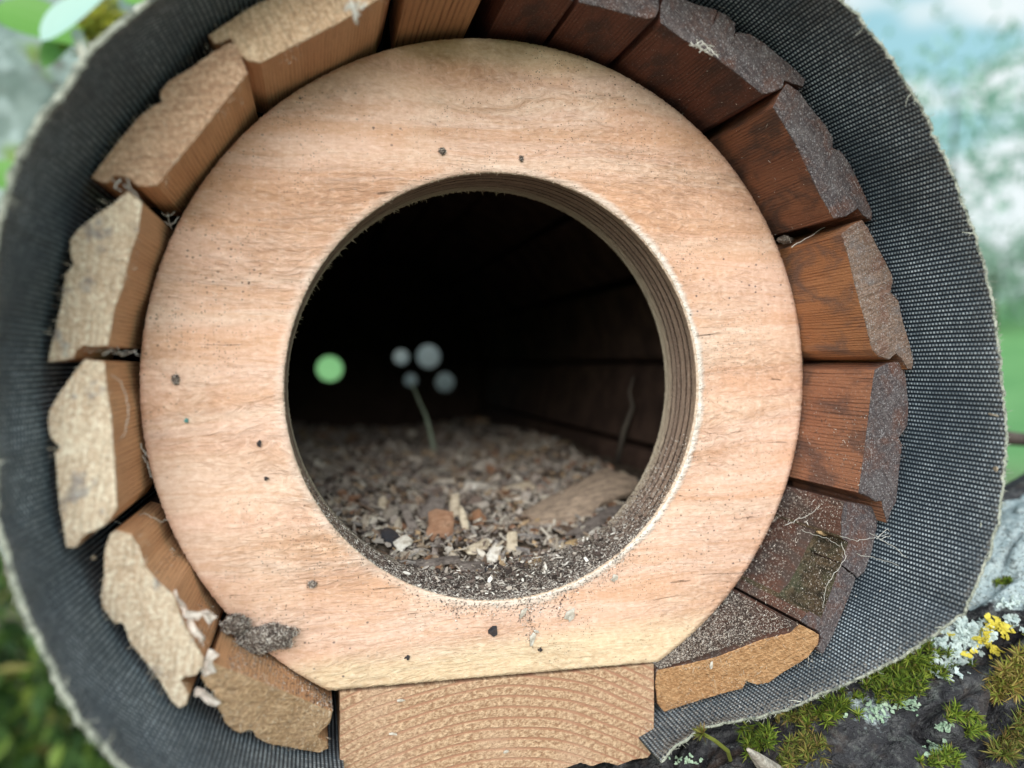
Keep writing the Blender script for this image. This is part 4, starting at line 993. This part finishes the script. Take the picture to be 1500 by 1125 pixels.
def catmull(pts, k):
    out = []; P_ = [pts[0]]+pts+[pts[-1]]
    for i in range(1, len(P_)-2):
        a, b, c, d = P_[i-1:i+3]
        for j in range(k):
            t_ = j/k; out.append(.5*((2*b)+(c-a)*t_+(2*a-5*b+4*c-d)*t_*t_+(3*b-a-3*c+d)*t_**3))
    out.append(pts[-1]); return out
AX = Vector((85.5+2, 6, -157)); AD = Vector((.876, -.03, .482))
def build_limb():
    s_list = np.concatenate([np.linspace(-420, -120, 40, endpoint=False), np.linspace(-120, 190, 420, endpoint=False), np.linspace(190, 560, 50)])
    NU = 420; V = []; crust = []
    spots = [(P(1480, 790, 5), 24, 1.1), (P(1440, 850, -5), 15, 1.), (P(1270, 1060, -22), 7, .9), (P(1240, 1120, -22), 8, .75), (P(1000, 1110, 10), 9, .35), (P(1390, 910, -20), 8, .6), (P(1410, 1030, -40), 6, .3)]
    for s in s_list:
        c = AX+AD*float(s)
        if s < -60: c = c+Vector((0, ((-60-s)/360)**2*420, -((-60-s)/360)**2*60))
        c = c-Vector((0, 0, max(0, s-30)*.12))
        R0 = 57 + (max(0, -s-60))*.06 - max(0, s-100)*.02
        up = Vector((-.482, 0, .876))
        for i in range(NU):
            a = 2*math.pi*i/NU; d = up*math.cos(a)+Vector((0, -1, 0))*math.sin(a)
            u = a*57
            fr = (s > -130 and s < 200 and (-.6 < math.cos(a) or True) and math.sin(a) > -.3)
            w1 = 8*n1(s*.02, u*.03, 4)
            ridge = 1-abs(noise.noise(Vector((s*.013, (u+w1)*.05, 1.))))*2.4
            h = 4.2*ridge
            if fr:
                crack = abs(noise.noise(Vector((s*.017+3, (u+w1*1.8)*.052, 7.)))); cr2 = abs(noise.noise(Vector((s*.05+3, (u+w1*1.4)*.09, 17.))))
                h -= 9.0*max(0, 1-crack/.085)**1.5+3.0*max(0, 1-cr2/.06)
                h += 1.9*noise.noise(Vector((s*.07, u*.12, 2)))+1.3*noise.noise(Vector((s*.22, u*.33, 5)))+.8*noise.noise(Vector((s*.6, u*.8, 8)))+.35*noise.noise(Vector((s*1.6, u*1.9, 3)))
            top = max(0, (math.cos(a)-.55)/.45); h = h*(1-.55*top)-2.2*top
            p = c+d*(R0+h); V.append(p)
            cv = 0
            if fr:
                for q, r_, amp in spots:
                    dd = (p-q).length; cv = max(cv, amp*max(0, 1-(dd/(2*r_))**2))
            crust.append(cv)
    F = []; n = len(s_list)
    for k in range(n-1):
        for i in range(NU): F.append((k*NU+i, (k+1)*NU+i, (k+1)*NU+(i+1) % NU, k*NU+(i+1) % NU))
    F.append(tuple(range(NU))); F.append(tuple((n-1)*NU+i for i in range(NU-1, -1, -1)))
    o = mk('limb', V, F, M_BARK, tree, sm=True); at = o.data.attributes.new('crust', 'FLOAT', 'POINT'); at.data.foreach_set('value', crust)
    b = bmesh.new(); b.from_mesh(o.data); bmesh.ops.recalc_face_normals(b, faces=b.faces); b.to_mesh(o.data); b.free()
    return BVHTree.FromPolygons([Vector(v) for v in V], F)
LIMB = build_limb()
def hit(px, py):
    r = ray(px, py); h = LIMB.ray_cast(CAM, r)
    return (h[0], h[1] if h[1].dot(r) < 0 else -h[1]) if h[0] is not None else (P(px, py, 0), Vector((0, -1, .4)).normalized())
def m_trunk():
    n = NT('lichen_bark', .95, .1); o = n.co(); g = n.noise(o, 14, 3, .5); f = n.noise(o, 40, 4, .6); m2 = n.noise(n.map(o, loc=(5, 2, 1)), 18, 3)
    col = n.mix(n.rng(g, .40, .58), (.16, .22, .20), (.30, .38, .36)); col = n.mix(n.rng(f, .52, .66, 0, .5), col, (.46, .56, .56)); col = n.mix(n.rng(m2, .56, .66, 0, .9), col, (.16, .26, .05))
    col = n.mix(n.rng(n.noise(n.map(o, loc=(9, 2, 4)), 26, 3), .60, .70, 0, .8), col, (.10, .09, .07))
    return n.done(col, n.bump(f, 5, 1))
def tube_mesh(name, pts, radii, m, parent, nu=40, amp=0., fs=.02):
    V = []; F = []; k = len(pts)
    for i, p in enumerate(pts):
        t_ = (pts[min(i+1, k-1)]-pts[max(i-1, 0)]).normalized(); a = t_.cross(Vector((0, 1, .01))).normalized(); b = t_.cross(a)
        for j in range(nu):
            c = 2*math.pi*j/nu; d = a*math.cos(c)+b*math.sin(c); V.append(p+d*(radii[i]*(1+amp*n1(p.x*fs+d.x*2, p.y*fs+d.y*2, p.z*fs+d.z*2))))
    for i in range(k-1):
        for j in range(nu): F.append((i*nu+j, i*nu+(j+1) % nu, (i+1)*nu+(j+1) % nu, (i+1)*nu+j))
    F += [tuple(range(nu-1, -1, -1)), tuple((k-1)*nu+j for j in range(nu))]
    return mk(name, V, F, m, parent, sm=True)
tp = catmull([Vector((260, 620, -2000)), P(620, 1500, 640), P(380, 950, 640), P(150, 500, 640), P(-10, 60, 640), P(-80, -500, 680), P(60, -1300, 700)], 14)
tube_mesh('trunk', tp, [190-i*1.0 for i in range(len(tp))], m_trunk(), tree, 60, .14, .012)
cn_ = catmull([AX+AD*-420+Vector((0, 420, -60)), Vector((-300, 560, -520)), Vector((-40, 640, -700))], 8)
M_STEM2 = m_simple('grey_branch', (.10, .125, .13), (.16, .18, .175), 30, .9, .5)
tube_mesh('added_branch', catmull([P(380, 800, 660), P(560, 620, 640), P(700, 520, 640), P(860, 430, 660)], 8), [75-i for i in range(25)], M_STEM2, tree, 30, .1)  # added branch, dims and greys daylight spots seen through the back board
tube_mesh('limb', cn_, [80]*len(cn_), M_BARK, tree, 40, .1)
# ---- moss and lichen on the limb
def m_moss(name, a, b, c):
    n = NT(name, .65, .25); i = n.island(); col = n.ramp(i, [(0, (.05, .035, .018)), (.12, a), (.5, b), (.85, c), (1, (.16, .11, .04))])
    n.b.inputs['Subsurface Weight'].default_value = 0.0
    return n.done(col)
MS1 = m_moss('green_moss', (.05, .085, .012), (.11, .18, .018), (.24, .30, .04)); MS2 = m_moss('olive_moss', (.07, .07, .02), (.14, .19, .03), (.26, .19, .06)); MS3 = m_moss('tawny_moss', (.28, .17, .05), (.22, .28, .04), (.42, .32, .11))
def tuft(mb, c, ax, ln, k, wd):
    ax = ax.normalized(); a = ax.cross(Vector((.3, .8, .2))).normalized(); b = ax.cross(a)
    for j in range(k):
        ph = 2*math.pi*j/k+random.uniform(-.4, .4); el = random.uniform(.15, 1.25)
        d = (ax*math.sin(el)+(a*math.cos(ph)+b*math.sin(ph))*math.cos(el)).normalized(); s_ = d.cross(ax)
        if s_.length < .01: s_ = a
        s_.normalize(); l = ln*random.uniform(.7, 1.15); w2 = wd
        p0 = c-ax*ln*.3*random.random(); m_ = p0+d*l*.5+ax*l*.06; e = p0+d*l+ax*l*-.05+ax*.1*l
        mb.add([p0-s_*w2*.4, p0+s_*w2*.4, m_+s_*w2*.5, e, m_-s_*w2*.5, m_+ax*w2*.35], [(0, 1, 5), (1, 2, 5), (2, 3, 5), (3, 4, 5), (4, 0, 5)])
MOSS = [((1320,985), 62, 42, 150, 3.0, MS1, "largest green moss cushion, hanging below right rim of the felt"),
 ((1218,1040), 26, 22, 34, 3.2, MS1, "bright green moss tuft under bottom rim of the felt"),
 ((1108,1088), 26, 18, 36, 3.2, MS1, "green moss tuft above the broken grey stub"),
 ((1180,1098), 30, 22, 46, 3.0, MS2, "olive moss tuft with brown tips at bottom right of the stub"),
 ((1172,1050), 26, 10, 20, 2.6, MS2, "thin brownish moss strip close under the felt"),
 ((1405,1045), 16, 12, 12, 2.8, MS1, "tiny moss star on the dark bark at right"),
 ((1420,1068), 12, 8, 7, 3.0, MS1, "lone moss star just below the tiny one"),
 ((1385,1112), 26, 12, 26, 2.4, MS1, "flat green moss at bottom edge of the bark"),
 ((1492,985), 24, 34, 70, 4.2, MS3, "tawny feathery moss at right edge, uppermost"),
 ((1492,1080), 22, 34, 60, 3.6, MS2, "yellow-green moss at right edge, lower one"),
 ((1380,860), 0, 0, 0, 0, None, ""), ((1470,852), 8, 5, 8, 2.2, MS1, "speck of moss at edge of the pale lichen crust")]
for (px, sx, sy, k, ln, m, lab) in MOSS:
    if not m: continue
    mb = MB(); p0, _ = hit(*px)
    for i in range(k):
        x, y = px[0]+random.gauss(0, sx*.5), px[1]+random.gauss(0, sy*.5); x -= (y-px[1])*.6
        q, nr = hit(x, y)
        if (q-p0).length > 25: continue
        q = q+nr*random.uniform(-.3, 2.4 if k > 50 else 1.2)
        ax = (nr+Vector((random.gauss(0, .5), random.gauss(-.2, .4), random.gauss(.25, .5))))
        for j in range(3): tuft(mb, q+ax.normalized()*(j*ln*.28-ln*.3), ax, ln*(.8+.14*j), 8, .40)
    tag(mb.build('moss_clump', m, origin=tuple(p0)), lab, "moss", "moss clumps on the limb")
def lobes(px, sx, sy, k, size, m, lab, lift=1.):
    mb = MB(); p0, _ = hit(*px)
    for i in range(k):
        x, y = px[0]+random.gauss(0, sx*.5), px[1]+random.gauss(0, sy*.5); q, nr = hit(x, y)
        if (q-p0).length > 22: continue
        ax = (nr*1.2+Vector((random.gauss(0, .5), random.gauss(0, .5), random.gauss(0, .5)))).normalized(); a = ax.cross(Vector((random.random(), .3, random.random()))).normalized(); b = ax.cross(a)
        c = q+nr*random.uniform(.0, lift*.8); s_ = size*random.uniform(.5, 1.15); a0 = random.uniform(0, 6.283)
        for fk in range(random.choice((3, 4, 5))):
            an = a0+fk*.62+random.uniform(-.2, .2); dv = (a*math.cos(an)+b*math.sin(an)+ax*random.uniform(.05, .65)).normalized(); sv = dv.cross(ax).normalized(); L3 = s_*random.uniform(.9, 1.7); W3 = L3*random.uniform(.2, .34)
            V = []
            for tt, ww in ((0, .45), (.35, .7), (.7, 1.), (.92, .9), (1.08, .35)):
                for sg in (-1, 1): V.append(c+dv*L3*tt+sv*W3*ww*sg*random.uniform(.8, 1.2)+ax*(.12*L3*math.sin(tt*3)+random.uniform(0, .12)*s_))
            V += [v-ax*.14 for v in V]
            F = []
            for h_ in range(4):
                i0 = h_*2; F += [(i0, i0+1, i0+3, i0+2), (i0+12, i0+13, i0+11, i0+10), (i0, i0+2, i0+12, i0+10), (i0+1, i0+11, i0+13, i0+3)]
            F += [(8, 9, 19, 18), (0, 10, 11, 1)]
            mb.add(V, F)
    tag(mb.build('lichen', m, origin=tuple(p0)), lab, "lichen", "lichens on the limb")
ML1 = m_simple('blue_grey_lichen', (.46, .56, .56), (.62, .72, .70), 500, .85, .3); ML2 = m_simple('yellow_lichen', (.62, .52, .06), (.72, .62, .12), 500, .8, .3); ML3 = m_simple('green_grey_lichen', (.28, .42, .30), (.45, .58, .44), 500, .85, .3)
lobes((1425,925), 34, 16, 75, 1.3, ML1, "blue-grey leafy lichen left of the yellow lichen")
lobes((1395,945), 50, 18, 85, 1.2, ML1, "broad blue-grey lichen patch right of the big moss cushion")
lobes((1390,980), 34, 22, 60, 1.2, ML1, "lowest blue-grey lichen frill above the dark bark")
lobes((1462,920), 18, 12, 26, 1.5, ML2, "bright yellow lichen, upper patch", 1.6)
lobes((1440,940), 18, 12, 22, 1.5, ML2, "bright yellow lichen, lower patch", 1.6)
lobes((1484,915), 12, 10, 14, 1.2, ML1, "small pale lichen right of the yellow lichen")
lobes((1386,930), 5, 4, 5, 1.1, ML2, "tiny yellow lichen spot close to the felt rim")
lobes((1330,1034), 22, 10, 26, 1., ML3, "green-grey lichen under the big moss cushion")
lobes((1282,1042), 28, 14, 40, .8, ML3, "fine green-grey lichen left of it on the bark")
lobes((1372,1096), 16, 18, 34, 1., ML3, "pale green lichen near bottom edge of the picture")
lobes((1382,1064), 12, 12, 20, .9, ML3, "small green lichen left of the tiny moss star")
lobes((1475,885), 26, 8, 18, 1.0, ML1, "thin lichen line in the crevice at right")
lobes((1000,1115), 22, 10, 24, .7, ML3, "dark green crust under right corner of the beam end")
# broken stub and twigs
mb = MB(); q, nr = hit(1128, 1128); b0 = P(1150, 1150, q.y+2); e = P(1096, 1098, q.y-7)
mb.strand([b0, b0.lerp(e, .4), b0.lerp(e, .75), e], 4.2, .5, 9)
tag(mb.build('broken_stub', pm('weathered_stub', (.30, .26, .22), (.60, .56, .50)), origin=tuple(b0)), "broken pale grey stub pointing up left beside the moss", "twig")
mb = MB(); a, nr = hit(1075, 1100); pts = [P(1072, 1120, a.y), P(1066, 1100, a.y-5), P(1046, 1084, a.y-8), P(1028, 1074, a.y-9)]
mb.strand(pts, .7, .5, 6)
for j in range(5): tuft(mb, pts[-1], Vector((-.8, -.3, .5)), 3.2, 9, .5)
tag(mb.build('moss_clump', MS2, origin=tuple(pts[0])), "single mossy stem curving left under the felt corner", "moss")
mb = MB(); mb.strand([P(1462, 640, 60), P(1490, 643, 70), P(1540, 648, 80), P(1620, 640, 90)], 3.6, 3.0, 8)
tag(mb.build('twig', m_simple('dark_twig', (.06, .045, .04), (.11, .09, .08), 100, .8, .3), origin=tuple(P(1540, 648, 80)), sm=True), "dark twig crossing behind right rim of the felt", "twig")
mb = MB(); mb.strand([P(1440, 750, 70), P(1475, 728, 70), P(1500, 706, 72), P(1560, 660, 80)], 3.0, 3.4, 8)
tag(mb.build('twig', m_simple('dark_twig', (.06, .045, .04), (.11, .09, .08), 100, .8, .3), origin=tuple(P(1500, 706, 72)), sm=True), "dark branchlet rising along upper side of the limb", "twig")
# ------------------------------------------------------------------ ground, far trees, shrubs, leaves
def build_ground():
    V = []; F = []; rs = [0, 1, 2, 4, 7, 12, 20, 30, 45, 65, 90, 130, 200, 320]; nu = 64; V.append((0, 0, -1900))
    def hgt(r, a):
        d = max(0, min(1, (r-14)/70)); d = d*d*(3-2*d); return -1900+d*10500*(.75+.25*math.sin(a*3+1))
    for r in rs[1:]:
        for i in range(nu): a = 2*math.pi*i/nu; V.append((r*1000*math.cos(a), r*1000*math.sin(a), hgt(r, a)))
    for i in range(nu): F.append((0, 1+i, 1+(i+1) % nu))
    for k in range(len(rs)-2):
        for i in range(nu): F.append((1+k*nu+i, 1+(k+1)*nu+i, 1+(k+1)*nu+(i+1) % nu, 1+k*nu+(i+1) % nu))
    n = NT('meadow_grass', .9, .1); o = n.co(); f = n.noise(o, .6, 5, .6); g = n.noise(o, 9, 4, .7)
    col = n.mix(n.rng(f, .35, .65), (.13, .32, .12), (.19, .40, .16)); col = n.mix(n.rng(g, .4, .7, 0, .4), col, (.08, .14, .05))
    far = n.rng(n.dist(o, (0, 0, -1.9)), 9, 17, 0, 1, True); bounce_brown = n.mix(n.rng(g, .35, .65), (.13, .10, .075), (.20, .155, .12))  # unseen near ground made brown to take green out of the bounce light
    col = n.mix(far, bounce_brown, col)
    tag(mk('ground', V, F, n.done(col), sm=True), kind='structure')
build_ground()
def m_leaf(name, stops):
    n = NT(name, .5, .4); col = n.ramp(n.island(), stops)
    tr = n.node('ShaderNodeBsdfTranslucent'); n.put(tr.inputs['Color'], col); mxn = n.node('ShaderNodeMixShader'); mxn.inputs[0].default_value = .35
    n.put(n.b.inputs['Base Color'], col); out = n.t.nodes['Material Output']; n.link(n.b.outputs[0], mxn.inputs[1]); n.link(tr.outputs[0], mxn.inputs[2]); n.link(mxn.outputs[0], out.inputs['Surface'])
    return n.m
def leaf(mb, c, R, l, wd):
    pts = [(-.5, 0, 0), (-.25, .38, .05), (.1, .5, .06), (.5, 0, -.08), (.1, -.5, .06), (-.25, -.38, .05), (0, 0, -.04)]
    mb.add([c+R@Vector((x*l, y*wd, z*l)) for x, y, z in pts], [(0, 6, 1), (1, 6, 2), (2, 6, 3), (3, 6, 4), (4, 6, 5), (5, 6, 0)])
def foliage(name, ctr, rad, k, l, m, parent, clumps=14, flat=1.):
    mb = MB(); c = Vector(ctr)
    cl = [c+Vector((random.uniform(-1, 1)*rad, random.uniform(-1, 1)*rad, random.uniform(-1, 1)*rad*flat))*.75 for _ in range(clumps)]
    for i in range(k):
        q = random.choice(cl)+Vector((random.gauss(0, 1), random.gauss(0, 1), random.gauss(0, flat)))*rad*.24
        leaf(mb, q, rq(60), l*random.uniform(.6, 1.3), l*random.uniform(.35, .6))
    return mb.build(name, m, parent)
MLD = m_leaf('dark_shrub_leaf', [(0, (.03, .065, .02)), (.35, (.055, .12, .025)), (.7, (.10, .18, .035)), (.9, (.22, .32, .06)), (1, (.30, .26, .08))])
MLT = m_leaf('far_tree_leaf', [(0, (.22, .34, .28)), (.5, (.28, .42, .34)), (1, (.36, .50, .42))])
MLF = m_leaf('fresh_leaf', [(0, (.13, .34, .06)), (1, (.18, .40, .09))]); MLB = m_leaf('pale_leaf', [(0, (.45, .68, .62)), (1, (.50, .72, .66))])
M_STEM = m_simple('stem_bark', (.09, .07, .05), (.14, .11, .08), 40, .9, .5)
for i, (px, Y, rad, k, l, lab) in enumerate([((-60, 1080), 1900, 640, 4200, 74, "dark green leafy shrub out of focus below left of the tube"), ((170, 1230), 2500, 700, 3200, 80, "darker shrub behind, beneath lower left of the tube"), ((-250, 880), 2800, 700, 2600, 80, "blurred grey-green shrub left of the tube")]):
    c = P(*px, Y); s = empty('shrub', (c.x, c.y, -1900), lab, "shrub", "shrubs behind the tube")
    foliage('foliage', c, rad, k, l, MLD, s, 22, .9)
    tube_mesh('stem', [Vector((c.x, c.y, -1900)), Vector((c.x+60, c.y, (c.z-1900)/2)), c], [26, 20, 12], M_STEM, s, 10)
for i, (az, dist_, h, lab) in enumerate([(51.5, 46, 8.2, "far blurred tree behind the meadow, at right edge"), (46.5, 60, 8.5, "far blurred tree seen just past right rim"), (56, 50, 9, "far blurred tree beyond right edge tree"), (-17, 40, 8, "far tree left of the tube"), (1, 45, 7.5, "far tree straight behind the tube"), (9, 55, 8, "far tree behind the tube, right one")]):
    a = math.radians(az); x, y = dist_*1000*math.sin(a), dist_*1000*math.cos(a); d = (dist_-14)/70; d = d*d*(3-2*d); z0 = -1900+d*7600
    s = empty('far_tree', (x, y, z0), lab, "tree", "trees beyond the meadow")
    foliage('crown', (x, y, z0+h*450), h*330, 1500, 420, MLT, s, 26, .9)
    tube_mesh('trunk', [Vector((x, y, z0-400)), Vector((x, y, z0+h*500))], [260, 120], M_STEM, s, 8)
def leaf2(mb, c, R, l, wd):
    V = []; F = []; k = 12
    for i in range(k+1):
        x = -.5+i/k; w_ = .5*math.sin(math.pi*min(1, (i/k)**.8))**.8
        for s_, zz in ((-1, .10), (-.5, .03), (0, 0), (.5, .03), (1, .10)): V.append(c+R@Vector((x*l, s_*w_*wd, (zz*(w_*2)-.10*(2*x)**2)*wd)))
    for i in range(k):
        for j in range(4): F.append((i*5+j, i*5+j+1, (i+1)*5+j+1, (i+1)*5+j))
    mb.add(V, F)
# leaves close behind, upper left and one upper right
for (px, Y, l, wd, rot, m, lab) in [((58, 34), 480, 66, 40, .3, MLF, "fresh green blurred leaf at upper left"), ((92, 62), 500, 50, 26, -.9, MLF, "second green leaf, drooping right of first"), ((106, 20), 430, 56, 26, -.75, MLB, "pale bluish leaf over the green leaves"), ((205, 2), 500, 26, 18, .2, MLF, "small green leaf touching the rim at top left"), ((14, 262), 480, 40, 26, .5, MLF, "green leaf low at left edge above the rim")]:
    q = P(*px, Y); mb = MB(); R = Matrix.Rotation(rot, 3, 'Y')@Matrix.Rotation(math.pi/2-.5, 3, 'X')
    q = P(*px, Y-110); leaf2(mb, q, R, l*.95, wd*.95); me = mb.build('leaf', m, origin=tuple(q)); tag(me, lab, "leaf")
MLS = m_leaf('pale_tree_leaf', [(0, (.20, .40, .33)), (.5, (.26, .46, .38)), (1, (.38, .58, .48))])
for (px, Y, rad, k, lab) in [((1400, 190), 8600, 1500, 900, "pale thin-leaved tree, blurred, at upper right"), ((1640, 60), 9800, 1700, 900, "second pale tree partly beyond the right edge"), ((1300, -160), 8000, 1300, 650, "pale tree top above the right rim")]:
    c = P(*px, Y); s_ = empty('leafy_tree', (c.x, c.y, -1900), lab, "tree", "pale trees at right")
    foliage('crown', c, rad, k, 170, MLS, s_, 34, .95)
    tb = P(1150, 531, Y) if px[0] < 1350 else P(px[0]-20, 531, Y)
    tube_mesh('trunk', [Vector((tb.x, tb.y, -2200)), tb, Vector((tb.x*.4+c.x*.6, c.y, (c.z+tb.z)*.5)) if px[0] > 1350 else P(1080, -200, Y), P(px[0], px[1]-60, Y)], [90, 70, 45, 20], M_STEM2, s_, 10)
mb = MB(); mb.strand([P(112, 48, 330), P(122, 75, 325), P(135, 100, 320), P(170, 150, 320)], 3.5, 4.5, 8)
tag(mb.build('twig', m_simple('pale_bark_twig', (.55, .55, .48), (.42, .42, .36), 60, .8, .3), origin=tuple(P(122, 75, 325)), sm=True), "pale blurred twig behind upper left rim", "twig")
c = P(142, 40, 400); mb = MB()
for i in range(220): tuft(mb, c+Vector((random.gauss(0, 9), random.gauss(0, 6), random.gauss(0, 12))), Vector((random.gauss(0, 1), -1, random.gauss(.3, 1))), 8, 6, 1.8)
tag(mb.build('moss_clump', m_moss('golden_moss', (.34, .34, .03), (.24, .32, .04), (.46, .42, .06)), origin=tuple(c)), "yellow-green blurred moss on the trunk at upper left", "moss")
for o in list(C.objects):
    if o.type == 'MESH' and o.name.startswith('cut'): bpy.data.objects.remove(o)
